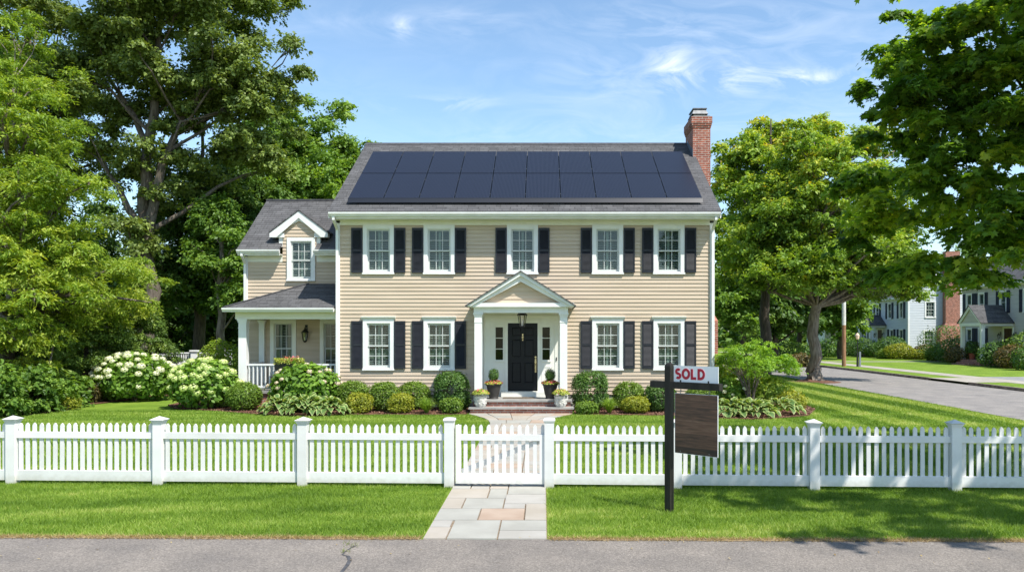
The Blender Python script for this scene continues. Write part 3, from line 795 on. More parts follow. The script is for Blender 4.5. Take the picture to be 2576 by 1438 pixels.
grass('lawn_grass', rng, P, .04 * (1 + .25 * fbm(P[:, 0], P[:, 1], 2, 6)), .0055 + .00045 * P[:, 1], tint, M['grass'], 'striped green lawn grass around the tan house', .55)
n = 130000
x = rng.uniform(6, 12.1, n); yy = rng.uniform(22.5, 42, n)
P = np.column_stack([x, yy, np.zeros(n)]); P = P[~inpoly(P, BEDR)]
tint = .5 + .1 * rng.normal(size=len(P)) + .24 * stripe(P[:, 0], P[:, 1]) + .1 * fbm(P[:, 0], P[:, 1], .8, 2)
grass('side_lawn_grass', rng, P, .06, .022, tint, M['grass'], 'striped lawn grass between the house and the side street', .55)

# crack in the road with weeds
def rp(px, py): d = gd(py); return (gx(px, d), d)
L_ = [(884, 1376, 2), (899, 1373, 1), (883, 1379, 3), (868, 1389, 3), (861, 1397, 4), (875, 1400, 9), (880, 1410, 10), (874, 1422, 10), (863, 1436, 9), (850, 1452, 8), (846, 1475, 9), (858, 1510, 8)]
cm = MB(); vs = []; fs = []
for i, (a, b2, w_) in enumerate(L_):
    p = rp(a - w_ / 2, b2); q = rp(a + w_ / 2 + .5, b2)
    vs += [(p[0], p[1], .0125), (q[0], q[1], .0125)]
    if i: fs.append((2 * i - 2, 2 * i - 1, 2 * i + 1, 2 * i))
cm.add(vs, fs); o = cm.build('road_crack', pmat('crack filler', (.055, .055, .06), (.09, .09, .095), scale=20, rough=.8)); o['kind'] = 'structure'
P = np.array([rp(rng.uniform(858, 900), 0 + rng.uniform(1366, 1400)) + (.01,) for _ in range(110)])
cen = np.array([rp(884, 1376), rp(864, 1390), rp(880, 1370)])
dd = np.min(np.linalg.norm(P[:, None, :2] - cen[None], axis=2), axis=1); P = P[dd < .07]
tag(grass('weed', rng, P, .035, .008, rng.random(len(P)), M['weed'], 'small weeds growing out of the crack in the asphalt', .9), cat='weeds')

# ------------------------------------------------------------------ the house
YW = 23.5
S = F / YW
def wx(px): return (px - HX) / S
def wz(py): return CH - (py - HY) / S
house = empty('tan_house', (0, YW, 0), 0, 'tan clapboard colonial house with black shutters, solar panels and brick chimney', 'house')
# everything below is in house space: x right, y = depth behind the front wall, z up


def clap(mb, x0, x1, z0, z1, y=0, holes=(), pitch=.113, lip=.024, xr=None, mi=0):
    z = z0
    while z < z1 - .01:
        zt = min(z + pitch, z1)
        zm = (z + zt) / 2
        a, b2 = (x0, x1) if xr is None else xr(zm)
        if b2 - a > .02:
            iv = [(a, b2)]
            for (hx0, hx1, hz0, hz1) in holes:
                if hz0 < zm < hz1:
                    nv = []
                    for (p, q) in iv:
                        if hx1 <= p or hx0 >= q: nv.append((p, q)); continue
                        if hx0 > p: nv.append((p, hx0))
                        if hx1 < q: nv.append((hx1, q))
                    iv = nv
            for (p, q) in iv:
                mb.add([(p, y - lip, z), (q, y - lip, z), (q, y - .003, zt), (p, y - .003, zt), (p, y, z), (q, y, z)],
                       [(0, 1, 2, 3), (4, 5, 1, 0)], mi)
        z = zt
    return mb


UPW = [952.5, 1105, 1314.5, 1528.5, 1682.5]
LOW = [952.5, 1105, 1528.5, 1682.5]
WW = .915
UZ0, UZ1 = wz(690), wz(566)
LZ0, LZ1 = wz(931), wz(803)
holes = [(wx(c) - WW / 2 + .08, wx(c) + WW / 2 - .08, UZ0 + .05, UZ1 - .06) for c in UPW] + [(wx(c) - WW / 2 + .08, wx(c) + WW / 2 - .08, LZ0 + .05, LZ1 - .06) for c in LOW]
DX = -.587
holes.append((DX - 1.05, DX + 1.05, .3, 2.85))
XL, XR = wx(845), wx(1797)
EZ = 5.52           # soffit height
RY, RZ = 4.5, 8.86  # ridge
HD = 9.0            # house depth
mb = MB()
clap(mb, XL + .1, XR - .12, .4, 5.42, 0, holes)
mb.T = Matrix.Translation((XR - .02, 0, 0)) @ Matrix.Rotation(R(90), 4, 'Z')   # right gable wall
gab = lambda z: (0, HD) if z < EZ else ((z - EZ) / .639, HD - (z - EZ) / .639)
clap(mb, 0, HD, .4, 8.35, 0, (), xr=gab)
mb.T = Matrix.Translation((XL + .02, HD, 0)) @ Matrix.Rotation(R(-90), 4, 'Z')
clap(mb, 0, HD, .4, 8.35, 0, (), xr=gab)
mb.T = Matrix.Translation((0, HD, 0)) @ Matrix.Rotation(R(180), 4, 'Z')
clap(mb, -XR, -XL, .4, 5.42, 0)
mb.T = None
mb.build('wall', M['siding'], house, recalc=False)
mb = MB(); mb.box(XL + .05, XR - .05, .02, HD - .02, -.1, .4); mb.build('foundation', M['concrete'], house)
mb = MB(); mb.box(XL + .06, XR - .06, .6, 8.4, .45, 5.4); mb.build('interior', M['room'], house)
for x0, x1 in ((XL, XL + .125), (XR - .14, XR)):
    MB().box(x0, x1, -.035, .1, .34, 5.45).build('corner_board', M['white'], house)
MB().box(XL + .125, XR - .14, -.032, .02, 5.385, EZ).build('frieze_board', M['cream'], house)
MB().box(XL - .04, XR + .03, -.43, .0, EZ, EZ + .03).build('soffit', M['cream'], house)
MB().box(XL - .04, XR + .03, -.46, -.43, EZ - .005, EZ + .17).build('fascia', M['white'], house)


def gutter(x0, x1, y, z, name='gutter', parent=house):
    mb = MB()
    prof = [(y, z - .12), (y - .07, z - .12), (y - .085, z - .085), (y - .12, z - .05), (y - .125, z), (y - .11, z), (y - .105, z - .035), (y - .06, z - .1), (y - .01, z - .1), (y, z)]
    mb.prism(prof, 'x', x0, x1)
    mb.prism([(y, z - .12), (y - .07, z - .12), (y - .085, z - .085), (y - .125, z - .03), (y - .125, z), (y, z)], 'x', x0 - .004, x0)
    mb.prism([(y, z - .12), (y - .07, z - .12), (y - .085, z - .085), (y - .125, z - .03), (y - .125, z), (y, z)], 'x', x1, x1 + .004)
    return mb.build(name, M['white'], parent)


gutter(XL - .07, XR + .06, -.46, EZ + .17)
# roof slab
t = .09; sl = .639
ey, ez = -.53, EZ + .2
def roofpoly(y0, z0, yr, zr, th):
    y1 = 2 * yr - y0
    return [(y0, z0), (yr, zr), (y1, z0), (y1, z0 - th), (yr, zr - th * 1.15), (y0, z0 - th)]
ridge_z = ez + (RY - ey) * .627
mb = MB(); mb.prism(roofpoly(ey, ez, RY, ridge_z, .06), 'x', XL - .1, XR + .1)
roof = mb.build('roof', M['shingle'], house, uv=True)
SLP = (ridge_z - ez) / (RY - ey)
def rz(y): return ez + (y - ey) * SLP
mb = MB()
for x in (XL - .085, XR + .055):
    mb.prism([(ey + .02, ez - .064), (RY, ridge_z - .073), (2 * RY - ey - .02, ez - .064), (2 * RY - ey - .02, ez - .2), (RY, ridge_z - .24), (ey + .02, ez - .2)], 'x', x, x + .03)
mb.build('rake_board', M['white'], house)
mb = MB(); th = math.atan(SLP)
for s in (-1, 1):
    a = Vector((0, RY, ridge_z + .022)); b2 = Vector((0, RY + s * .16, ridge_z + .022 - .16 * SLP))
    mb.add([(XL - .1, a.y, a.z), (XR + .1, a.y, a.z), (XR + .1, b2.y, b2.z), (XL - .1, b2.y, b2.z), (XL - .1, b2.y, b2.z - .02), (XR + .1, b2.y, b2.z - .02)], [(0, 1, 2, 3), (3, 2, 5, 4)])
mb.build('ridge_cap', pmat('ridge shingle', (.05, .05, .055), (.08, .08, .085), scale=8, rough=.9), roof)
# downspouts
def downspout(x, y0, z0, z1, yw, parent=house):
    mb = MB()
    mb.beam((x, y0, z0), (x, y0, z0 - .1), .07, .06, up=(0, 1, 0))
    mb.beam((x, y0, z0 - .08), (x, yw, z0 - .32), .07, .06, up=(0, 1, 0))
    mb.beam((x, yw, z0 - .3), (x, yw, z1), .075, .06, up=(0, 1, 0))
    return mb.build('downspout', M['white'], parent)
downspout(XL + .06, -.5, 5.57, .15, -.075); downspout(XR - .06, -.5, 5.57, .15, -.075)

# solar panels in the roof frame
PW, PH = 1.042, (27.16 - 23.72) / math.cos(th) / 2
arr0 = (-5.72, 23.46 - YW)
def solar():
    mb = MB(); g = .010
    mb.box(g, PW - g, g, PH - g, 0, .035, 1)
    mb.box(g + .012, PW - g - .012, g + .012, PH - g - .012, .035, .037, 0)
    return mb.build('solar_panel', [M['solar'], M['solarframe']], house)
sp0 = solar()
for rr in range(2):
    for c in range(10):
        o = sp0 if (rr == 0 and c == 0) else sp0.copy()
        if o is not sp0: COL.objects.link(o)
        o.parent = house
        yy = arr0[1] + rr * (PH + .012) * math.cos(th)
        o.location = (arr0[0] + c * PW, yy - .12 * math.sin(th), rz(yy) + .1)
        o.rotation_euler = (th, 0, 0)
mb = MB(); y0 = arr0[1]
mb.prism([(y0 - .09, rz(y0) + .015), (y0 - .045, rz(y0) + .15), (y0 - .062, rz(y0) + .15), (y0 - .13, rz(y0) + .0)], 'x', arr0[0], arr0[0] + 10 * PW)
mb.build('array_skirt', M['solarframe'], house)
mb = MB()
for rr in range(4):
    yy = y0 + .35 + rr * .9
    mb.beam((arr0[0] + .05, yy, rz(yy) + .06), (arr0[0] + 10 * PW - .05, yy, rz(yy) + .06), .05, .05)
for c in range(1, 10):
    for q in (.12, .75, .9, .25 + .62):
        pass
mb.build('mounting_rail', M['steel'], house)
mb = MB()
for c in range(1, 10):
    for yy in (y0 + .28, y0 + 1.25, y0 + 2.05, y0 + 3.1):
        x = arr0[0] + c * PW
        mb.T = Matrix.Translation((x, yy - .03, rz(yy) + .135)) @ Matrix.Rotation(th, 4, 'X')
        mb.box(-.018, .018, -.02, .02, 0, .012)
mb.T = None
mb.build('panel_clamp', M['steel'], house)


# ---- windows
def make_window(H, crown, W=WW, mblind='blind', parent=house, trim='white', cols=3, rows=2):
    """casing > sash, pane, blind, recess; origin centre bottom on wall plane"""
    c = .112
    mb = MB()
    mb.box(-W / 2, -W / 2 + c, -.045, .03, .05, H); mb.box(W / 2 - c, W / 2, -.045, .03, .05, H)
    mb.box(-W / 2 + c, W / 2 - c, -.045, .03, H - c, H)
    mb.box(-W / 2 - .015, W / 2 + .015, -.075, .03, 0, .05)
    # inner stop
    a = W / 2 - c
    mb.box(-a, -a + .018, -.02, .06, .05, H - c); mb.box(a - .018, a, -.02, .06, .05, H - c); mb.box(-a + .018, a - .018, -.02, .06, H - c - .018, H - c); mb.box(-a + .018, a - .018, -.03, .06, .05, .075)
    if crown:
        mb.prism([(-.045, H), (-.06, H + .03), (-.09, H + .06), (-.1, H + .065), (-.1, H + .085), (.03, H + .085), (.03, H)], 'x', -W / 2 - .05, W / 2 + .05)
    wdw = mb.build('window', M[trim], parent)
    a -= .018; z0, z1 = .075, H - c - .018; zm = z0 + (z1 - z0) * .5
    mb = MB()
    for (p, q, y) in ((z0, zm + .015, .045), (zm - .02, z1, .018)):
        rb = .075 if p == z0 else .04
        mb.box(-a, -a + .04, y, y + .03, p, q); mb.box(a - .04, a, y, y + .03, p, q)
        mb.box(-a + .04, a - .04, y, y + .03, p, p + rb); mb.box(-a + .04, a - .04, y, y + .03, q - .038, q)
        gw = 2 * a - .08; gh = q - p - rb - .038
        for i in range(1, cols): x = -a + .04 + gw * i / cols; mb.box(x - .009, x + .009, y + .002, y + .024, p + rb, q - .038)
        for i in range(1, rows): z = p + rb + gh * i / rows; mb.box(-a + .04, a - .04, y + .0025, y + .0235, z - .009, z + .009)
    mb.build('sash', M['sash'], wdw)
    mb = MB()
    for (p, q, y) in ((z0 + .05, zm, .062), (zm, z1 - .02, .034)):
        mb.add([(-a + .02, y, p), (a - .02, y, p), (a - .02, y, q), (-a + .02, y, q)], [(0, 1, 2, 3)])
    mb.build('pane', M['glass'], wdw)
    mb = MB()
    if mblind == 'blind':
        for x in (-a, -.035, a - .045): mb.box(x + .001, x + (.07 if x == -.035 else .045), .11, .135, z0, z1)
        for z in (z0, zm - .03, z1 - .05): mb.box(-a + .046, -.036, .111, .134, z, z + .05); mb.box(.036, a - .046, .111, .134, z, z + .05)
        z = z0 + .075
        while z < z1 - .06:
            if abs(z - zm + .005) > .05:
                for p, q in ((-a + .047, -.037), (.037, a - .047)):
                    mb.prism([(.10, z - .012), (.104, z - .018), (.15, z + .012), (.146, z + .018)], 'x', p, q)
            z += .058
    else:
        n = 24
        vs = []; fs = []
        for s0, s1 in ((-a, -a * .25), (a * .25, a)):
            o = len(vs)
            for i in range(n + 1):
                x = s0 + (s1 - s0) * i / n; y = .16 + .02 * math.sin(i * 1.9)
                vs += [(x, y, z0), (x, y, z1)]
                if i: fs.append((o + 2 * i - 2, o + 2 * i, o + 2 * i + 1, o + 2 * i - 1))
        mb.add(vs, fs)
        z = z0 + .05
        while z < z1: mb.box(-a, a, .2, .215, z, z + .022); z += .05
    mb.build('blind' if mblind == 'blind' else 'curtain', M['blind'] if mblind == 'blind' else M['curtain'], wdw)
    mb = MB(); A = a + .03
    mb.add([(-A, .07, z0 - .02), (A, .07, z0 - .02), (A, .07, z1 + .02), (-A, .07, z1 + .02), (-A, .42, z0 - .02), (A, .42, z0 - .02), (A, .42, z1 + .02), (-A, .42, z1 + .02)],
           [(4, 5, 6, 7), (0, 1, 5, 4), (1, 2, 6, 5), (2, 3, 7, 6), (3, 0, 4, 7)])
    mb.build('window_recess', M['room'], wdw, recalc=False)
    return wdw


def make_shutter(H, W=.33, parent=house, mat='shutter'):
    mb = MB(); s = .045
    mb.box(-W / 2, -W / 2 + s, -.05, -.018, 0, H); mb.box(W / 2 - s, W / 2, -.05, -.018, 0, H)
    for z0, z1 in ((0, .085), (H * .5 - .03, H * .5 + .03), (H - .07, H)): mb.box(-W / 2 + s, W / 2 - s, -.0495, -.0185, z0, z1)
    z = .1
    while z < H - .085:
        if not (H * .5 - .05 < z < H * .5 + .03):
            mb.prism([(-.047, z - .002), (-.043, z - .007), (-.024, z + .022), (-.028, z + .027)], 'x', -W / 2 + s, W / 2 - s)
        z += .034
    mb.box(-W / 2 + .01, W / 2 - .01, -.018, -.008, .01, H - .01)
    return mb.build('shutter', M[mat], parent)


w0 = make_window(UZ1 - UZ0, False); s0 = make_shutter(wz(573) - wz(686))
for i, c in enumerate(UPW):
    o = w0 if i == 0 else copy_tree(w0, house); o.location = (wx(c), 0, UZ0)
    for j, q in enumerate((-1, 1)):
        s = s0 if i == j == 0 else copy_tree(s0, house)
        s.location = (wx(c) + q * (WW / 2 + .175), -.014, wz(686.5))
w1 = make_window(LZ1 - LZ0, True); s1 = make_shutter(wz(807) - wz(927))
for i, c in enumerate(LOW):
    o = w1 if i == 0 else copy_tree(w1, house); o.location = (wx(c), 0, LZ0)
    for j, q in enumerate((-1, 1)):
        s = s1 if i == j == 0 else copy_tree(s1, house)
        s.location = (wx(c) + q * (WW / 2 + .175), -.014, wz(927))

# ---- chimney (house space: y = depth-YW)
CX0, CX1 = XR - .001, 5.66
cy0, cy1 = 26.85 - YW, 28.2 - YW
mb = MB()
mb.box(CX0, CX1, cy0, cy1, 2.9, 9.2)
mb.box(CX0, 5.8, cy0 - .5, cy1 + .5, 0, 2.62)
mb.add([(CX0, cy0 - .5, 2.62), (5.8, cy0 - .5, 2.62), (5.8, cy1 + .5, 2.62), (CX0, cy1 + .5, 2.62), (CX0, cy0, 3.05), (CX1, cy0, 3.05), (CX1, cy1, 3.05), (CX0, cy1, 3.05)],
       [(0, 1, 5, 4), (1, 2, 6, 5), (2, 3, 7, 6), (3, 0, 4, 7)])
mb.box(CX0 - .02, CX1 + .02, cy0 - .02, cy1 + .02, 9.13, 9.2)
mb.box(CX0 - .04, CX1 + .04, cy0 - .04, cy1 + .04, 9.2, 9.27)
mb.box(CX0 - .055, CX1 + .055, cy0 - .055, cy1 + .055, 9.27, 9.5)
ch = mb.build('chimney', M['brick'], house, uv=True)
mb = MB(); mb.box(CX0 + .02, CX1 - .02, cy0 + .02, cy1 - .02, 9.5, 9.54); mb.build('chimney_crown', M['tread'], ch)
mb = MB(); mx_, my_ = (CX0 + CX1) / 2, (cy0 + cy1) / 2
mb.box(mx_ - .2, mx_ + .2, my_ - .35, my_ + .35, 9.54, 9.72)
mb.add([(mx_ - .27, my_ - .45, 9.66), (mx_ + .27, my_ - .45, 9.66), (mx_ + .27, my_ + .45, 9.66), (mx_ - .27, my_ + .45, 9.66), (mx_ - .2, my_ - .35, 9.84), (mx_ + .2, my_ - .35, 9.84), (mx_ + .2, my_ + .35, 9.84), (mx_ - .2, my_ + .35, 9.84)],
       [(0, 1, 5, 4), (1, 2, 6, 5), (2, 3, 7, 6), (3, 0, 4, 7)])
mb.box(mx_ - .24, mx_ + .24, my_ - .4, my_ + .4, 9.84, 9.87)
mb.build('chimney_cap', M['steel'], ch)
mb = MB()
mb.prism([(cy0 - .05, rz(cy0) - .02), (cy0 - .05, rz(cy0) + .25), (cy0 + .4, rz(cy0 + .4) + .18), (cy1 - .3, rz(cy1 - .3) + .14), (cy1 - .3, rz(cy1 - .3) - .05)], 'x', CX0 - .012, CX0 - .002)
mb.build('flashing', M['lead'], ch)

# ---- wing
WY = 2.0
S2 = F / (YW + WY)
def vx(px): return (px - HX) / S2
def vz(py): return CH - (py - HY) / S2
VL = vx(615); VR = XL
mb = MB()
dwx = vx(758.5)
wh = [(dwx - .33, dwx + .33, vz(705) + .02, vz(600)), (vx(713) - .33, vx(713) + .33, .9, 2.55), (vx(838) - .33, vx(838) + .33, .9, 2.55)]
clap(mb, VL + .1, VR, .45, 4.62, WY, wh)
mb.T = Matrix.Translation((VL + .02, 6.9, 0)) @ Matrix.Rotation(R(-90), 4, 'Z')
clap(mb, 0, 4.9, .4, 6.5, 0, (), xr=lambda z: (0, 4.9) if z < 4.7 else ((z - 4.7) / .74, 4.9 - (z - 4.7) / .74))
mb.T = Matrix.Translation((0, 6.9, 0)) @ Matrix.Rotation(R(180), 4, 'Z'); clap(mb, -VR, -VL, .4, 4.62, 0)
mb.T = None
mb.build('wing_wall', M['siding'], house, recalc=False)
MB().box(VL + .05, VR - .02, WY + .5, 6.6, .45, 4.5).build('wing_interior', M['room'], house)
MB().box(VL + .02, VR - .02, WY + .02, 6.88, -.1, .45).build('wing_foundation', M['concrete'], house)
MB().box(VL, VL + .12, WY - .035, WY + .1, .45, 4.66).build('corner_board', M['white'], house)
wey, wez = WY - .33, 4.86
wry, wrz = 27.95 - YW, 6.87
D0, D1 = vx(712), vx(797)
wsl = (wrz - wez) / (wry - wey)
mb = MB(); mb.prism(roofpoly(wey, wez, wry, wrz, .06), 'x', VL - .12, D0 - .02)
mb.prism(roofpoly(wey, wez, wry, wrz, .06), 'x', D1 + .02, XL - .01)
ym = WY + .12; pp = roofpoly(wey, wez, wry, wrz, .06); pp[0] = (ym, wez + (ym - wey) * wsl); pp[5] = (ym, pp[0][1] - .06)
mb.prism(pp, 'x', D0 - .02, D1 + .02)
wr = mb.build('wing_roof', M['shingle'], house, uv=True)
MB().box(VL - .12, XL - .01, wry - .1, wry + .1, wrz - .05, wrz + .018).build('ridge_cap', bpy.data.materials['ridge shingle'], wr)
mb = MB(); mb.prism([(wey + .02, wez - .064), (wry, wrz - .07), (2 * wry - wey - .02, wez - .064), (2 * wry - wey - .02, wez - .19), (wry, wrz - .22), (wey + .02, wez - .19)], 'x', VL - .1, VL - .07)
mb.build('rake_board', M['white'], house)
D0, D1 = vx(712), vx(797)
for x0, x1 in ((VL - .1, D0 - .001), (D1 + .001, XL - .02)):
    MB().box(x0, x1, wey + .03, WY + .05, 4.69, 4.72).build('soffit', M['cream'], house)
    MB().box(x0, x1, wey + .01, wey + .03, 4.66, 4.82).build('fascia', M['white'], house)
    MB().box(max(x0, VL + .12), x1, WY - .032, WY, 4.48, 4.69).build('frieze_board', M['cream'], house)
    gutter(x0, x1, wey + .01, 4.84)
downspout(VL + .05, wey - .04, 4.74, 2.95, WY - .08)
# dormer
dz0, dzp = vz(582), vz(528)
dc = (D0 + D1) / 2; dh = vx(829) - dc; dh2 = (D1 - D0) / 2
mb = MB()
dsl = (dzp - dz0) / dh
clap(mb, D0, D1, 4.5, dzp - .14, WY - .02, [wh[0]], xr=lambda z: (max(D0, dc - (dzp - .12 - z) / dsl), min(D1, dc + (dzp - .12 - z) / dsl)))
mb.box(D0, D0 + .02, WY, WY + 2.0, 4.5, dz0 + .1); mb.box(D1 - .02, D1, WY, WY + 2.0, 4.5, dz0 + .1)
dm = mb.build('dormer', M['siding'], house, recalc=False)
mb = MB(); dback = WY + 2.6
for s in (-1, 1):
    mb.add([(dc, WY - .16, dzp), (dc + s * dh, WY - .16, dz0 - .02), (dc + s * dh, dback, dz0 - .02), (dc, dback, dzp), (dc, WY - .16, dzp - .05), (dc + s * dh, WY - .16, dz0 - .07), (dc + s * dh, dback, dz0 - .07), (dc, dback, dzp - .05)],
           [(0, 1, 2, 3), (4, 5, 6, 7), (0, 1, 5, 4), (1, 2, 6, 5)])
mb.build('dormer_roof', M['shingle'], dm, uv=True)
mb = MB()
for s in (-1, 1):
    mb.prism([(dc, dzp - .055), (dc + s * (dh - .02), dz0 - .07), (dc + s * (dh - .02), dz0 - .2), (dc + s * (dh - .24), dz0 - .2), (dc, dzp - .055 - .22)], 'y', WY - .14, WY - .09)
    mb.prism([(dc, dzp - .075), (dc + s * (dh - .2), dz0 + .04), (dc + s * (dh - .26), dz0 - .04), (dc, dzp - .36)], 'y', WY - .09, WY - .045)
    mb.box(dc + s * (dh2 + .0) if s > 0 else dc - dh2 - .12, dc + dh2 + .12 if s > 0 else dc - dh2, WY - .03, WY + .1, dz0 - .5, dz0 - .2)
    mb.box(*(sorted((dc + s * (dh2 - .06), dc + s * (dh - .03)))), WY - .088, WY + .1, dz0 - .2, dz0 - .06)
mb.build('dormer_trim', M['white'], dm)
w2 = make_window(vz(598) - vz(707), False, W=.9); w2.location = (dwx, WY - .02, vz(707))
for ch_ in (w2,): ch_.parent = house
# porch wing windows
w3 = make_window(1.82, False, W=.83, mblind='curtain', trim='cream'); w3.location = (vx(713), WY, .83)
w4 = copy_tree(w3, house); w4.location = (vx(838), WY, .83)

# ---- side porch
PY = .12
SP = F / (YW + PY)
def qx(px): return (px - HX) / SP
def qz(py): return CH - (py - HY) / SP
PL = -9.12
mb = MB(); mb.box(PL, XL + .0, PY - .05, WY - .01, .42, .5); mb.build('porch_floor', M['tread'], house)
mb = MB(); mb.box(PL + .06, XL, PY + .02, WY - .02, -.1, .42); mb.build('porch_base', M['stepbrick'], house, uv=True)
mb = MB()
mb.box(PL, XL - .01, PY, PY + .2, 2.62, 2.86); mb.box(PL, PL + .2, PY + .2, WY, 2.62, 2.86)
mb.box(PL - .03, XL - .01, PY - .03, PY + .2, 2.84, 2.9)
mb.build('porch_beam', M['cream'], house)
MB().box(PL + .2, XL - .01, PY + .2, WY, 2.8, 2.83).build('porch_ceiling', M['cream'], house)
def column(x, y, w, z0, z1, parent=house, name='column', cap=.035, neck=True):
    mb = MB(); h = w / 2
    mb.box(x - h, x + h, y - h, y + h, z0 + .12, z1 - .1)
    mb.box(x - h - .02, x + h + .02, y - h - .02, y + h + .02, z0, z0 + .12)
    mb.box(x - h - .015, x + h + .015, y - h - .015, y + h + .015, z1 - .1, z1 - .05)
    mb.box(x - h - cap, x + h + cap, y - h - cap, y + h + cap, z1 - .05, z1)
    if neck: mb.box(x - h - .01, x + h + .01, y - h - .01, y + h + .01, z1 - .27, z1 - .25)
    return mb.build(name, M['white'], parent)
column(qx(610), PY + .1, .23, .5, 2.62)
column(vx(661.5), WY - .05, .17, .5, 2.62)
# porch roof (hip)
ey2, ez2 = -.18, 2.96
cx = -9.36
wyr = WY; zt = vz(713)
hx_ = vx(775)
mb = MB()
A = (cx, ey2, ez2); B = (XL - .01, ey2, ez2); Cc = (XL - .01, wyr, zt); Dd = (hx_, wyr, zt); E = (cx, wyr, ez2)
dn = lambda p: (p[0], p[1], p[2] - .05)
mb.add([A, B, Cc, Dd, E, dn(A), dn(B), dn(Cc), dn(Dd), dn(E)], [(0, 1, 2, 3), (0, 3, 4), (5, 6, 7, 8), (5, 8, 9), (0, 1, 6, 5), (4, 0, 5, 9)])
mb.build('porch_roof', M['shingle'], house, uv=True)
mb = MB(); mb.beam((cx, ey2, ez2 + .01), (hx_, wyr, zt + .01), .12, .02); mb.build('hip_cap', bpy.data.materials['ridge shingle'], house)
MB().box(cx + .04, XL - .01, ey2 + .03, PY, 2.9, 2.92).build('soffit', M['cream'], house)
MB().box(cx + .02, XL - .01, ey2 + .01, ey2 + .03, 2.83, 2.93).build('fascia', M['white'], house)
MB().box(cx + .02, cx + .04, ey2 + .03, WY, 2.83, 2.93).build('fascia', M['white'], house)
gutter(cx, XL - .02, ey2 + .01, 2.945)
# railing
def railing(p, q, n, parent):
    mb = MB(); p = Vector(p); q = Vector(q)
    mb.beam(p + Vector((0, 0, .77)), q + Vector((0, 0, .77)), .075, .05); mb.beam(p + Vector((0, 0, .11)), q + Vector((0, 0, .11)), .05, .06)
    rail = mb.build('railing', M['white'], parent)
    b0 = None
    for i in range(n):
        c = p.lerp(q, (i + .5) / n)
        if b0 is None:
            mb = MB(); mb.box(-.017, .017, -.017, .017, .14, .745); b0 = mb.build('baluster', M['white'], rail); o = b0
        else:
            o = b0.copy(); COL.objects.link(o); o.parent = rail
        o.location = c
    return rail
railing((qx(620), PY + .07, .5), (XL - .02, PY + .07, .5), 22, house)
railing((qx(610), PY + .25, .5), (qx(610), WY - .05, .5), 14, house)


# ---- lanterns
def lantern(name, parent, loc, s=1.0, hang=True):
    mb = MB()
    mb.lathe([(.045 * s, 0), (.06 * s, .01 * s), (.065 * s, .02 * s)], 6)
    for k in range(6):
        a = 2 * PI * k / 6
        mb.beam((.06 * s * math.cos(a), .06 * s * math.sin(a), .02 * s), (.1 * s * math.cos(a), .1 * s * math.sin(a), .26 * s), .012 * s, .012 * s)
    mb.lathe([(.115 * s, .26 * s), (.12 * s, .275 * s), (.05 * s, .35 * s), (.02 * s, .37 * s), (.025 * s, .39 * s), (.008 * s, .42 * s)], 6)
    if hang: mb.tube([(0, 0, .4 * s), (0, 0, .62 * s)], .007, 6)
    else:
        mb.tube([(0, 0, .41 * s), (0, .05 * s, .46 * s), (0, .14 * s, .42 * s)], .01 * s, 6); mb.box(-.04 * s, .04 * s, .14 * s, .16 * s, .28 * s, .5 * s)
        mb.lathe([(.03 * s, -.03 * s), (.05 * s, 0)], 6)
    o = mb.build(name, M['blackmetal'], parent, loc=loc)
    mb = MB(); mb.lathe([(.058 * s, .022 * s), (.097 * s, .258 * s)], 6, cap=False); mb.build('lantern_glass', M['lampglass'], o)
    mb = MB()
    for k in range(3): mb.tube([(.02 * s * math.cos(k * 2.1), .02 * s * math.sin(k * 2.1), .03 * s), (.02 * s * math.cos(k * 2.1), .02 * s * math.sin(k * 2.1), .13 * s)], .008 * s, 6)
    mb.build('candle', M['cream'], o)
    return o
lantern('wall_lantern', house, (vx(771), WY - .17, vz(858)), 1.05, hang=False)

# ---- portico, steps, door
DC = DX
mb = MB(); mb.box(-1.98, .82, -1.75, -1.38, -.05, .13); mb.box(-1.94, .78, -1.38, -.03, -.05, .3)
mb.build('step_riser', M['stepbrick'], house, uv=True)
MB().box(-2.02, .86, -1.8, -1.36, .13, .175).build('step_tread', M['tread'], house)
MB().box(-1.97, .82, -1.43, -.03, .3, .35).build('stoop', M['tread'], house)
MB().box(DC - .62, DC + .66, -.32, -.03, .35, .5).build('threshold_step', M['cream'], house)
PYF = -1.25   # column line
c1 = column(-1.795, PYF, .205, .35, 2.77); c2 = column(.585, PYF, .205, .35, 2.77)
column(-1.81, -.075, .13, .35, 2.77, name='pilaster'); column(.6, -.075, .13, .35, 2.77, name='pilaster')
pc = (-1.795 + .585) / 2
mb = MB()
mb.box(pc - 1.31, pc + 1.31, PYF - .13, PYF + .11, 2.77, 2.93)
for s in (-1, 1): mb.box(*sorted((pc + s * 1.31, pc + s * 1.08)), PYF + .11, -.022, 2.77, 2.93)
mb.build('porch_beam', M['white'], house)
MB().box(pc - 1.08, pc + 1.08, PYF + .11, -.022, 2.86, 2.89).build('portico_ceiling', M['cream'], house)
phw = 1.5; pzb = 2.93; pzp = 3.93
mb = MB()
mb.box(pc - phw + .03, pc + phw - .03, PYF - .24, PYF + .1, pzb, pzb + .11)
for s in (-1, 1): mb.box(*sorted((pc + s * (phw - .03), pc + s * 1.2)), PYF + .1, -.022, pzb, pzb + .11)
ps = (pzp - pzb - .05) / phw
for s in (-1, 1):
    mb.prism([(pc, pzp - .03), (pc + s * phw, pzb + .02), (pc + s * (phw - .13), pzb + .025), (pc, pzp - .14)], 'y', PYF - .3, PYF - .22)
    mb.prism([(pc, pzp - .1), (pc + s * (phw - .08), pzb + .06), (pc + s * (phw - .4), pzb + .112), (pc, pzp - .3)], 'y', PYF - .22, PYF - .08)
mb.build('pediment', M['white'], house)
mb = MB()
clap(mb, 0, 0, pzb + .11, pzp - .2, PYF - .06, xr=lambda z: (pc - (pzp - .15 - z) / ps, pc + (pzp - .15 - z) / ps))
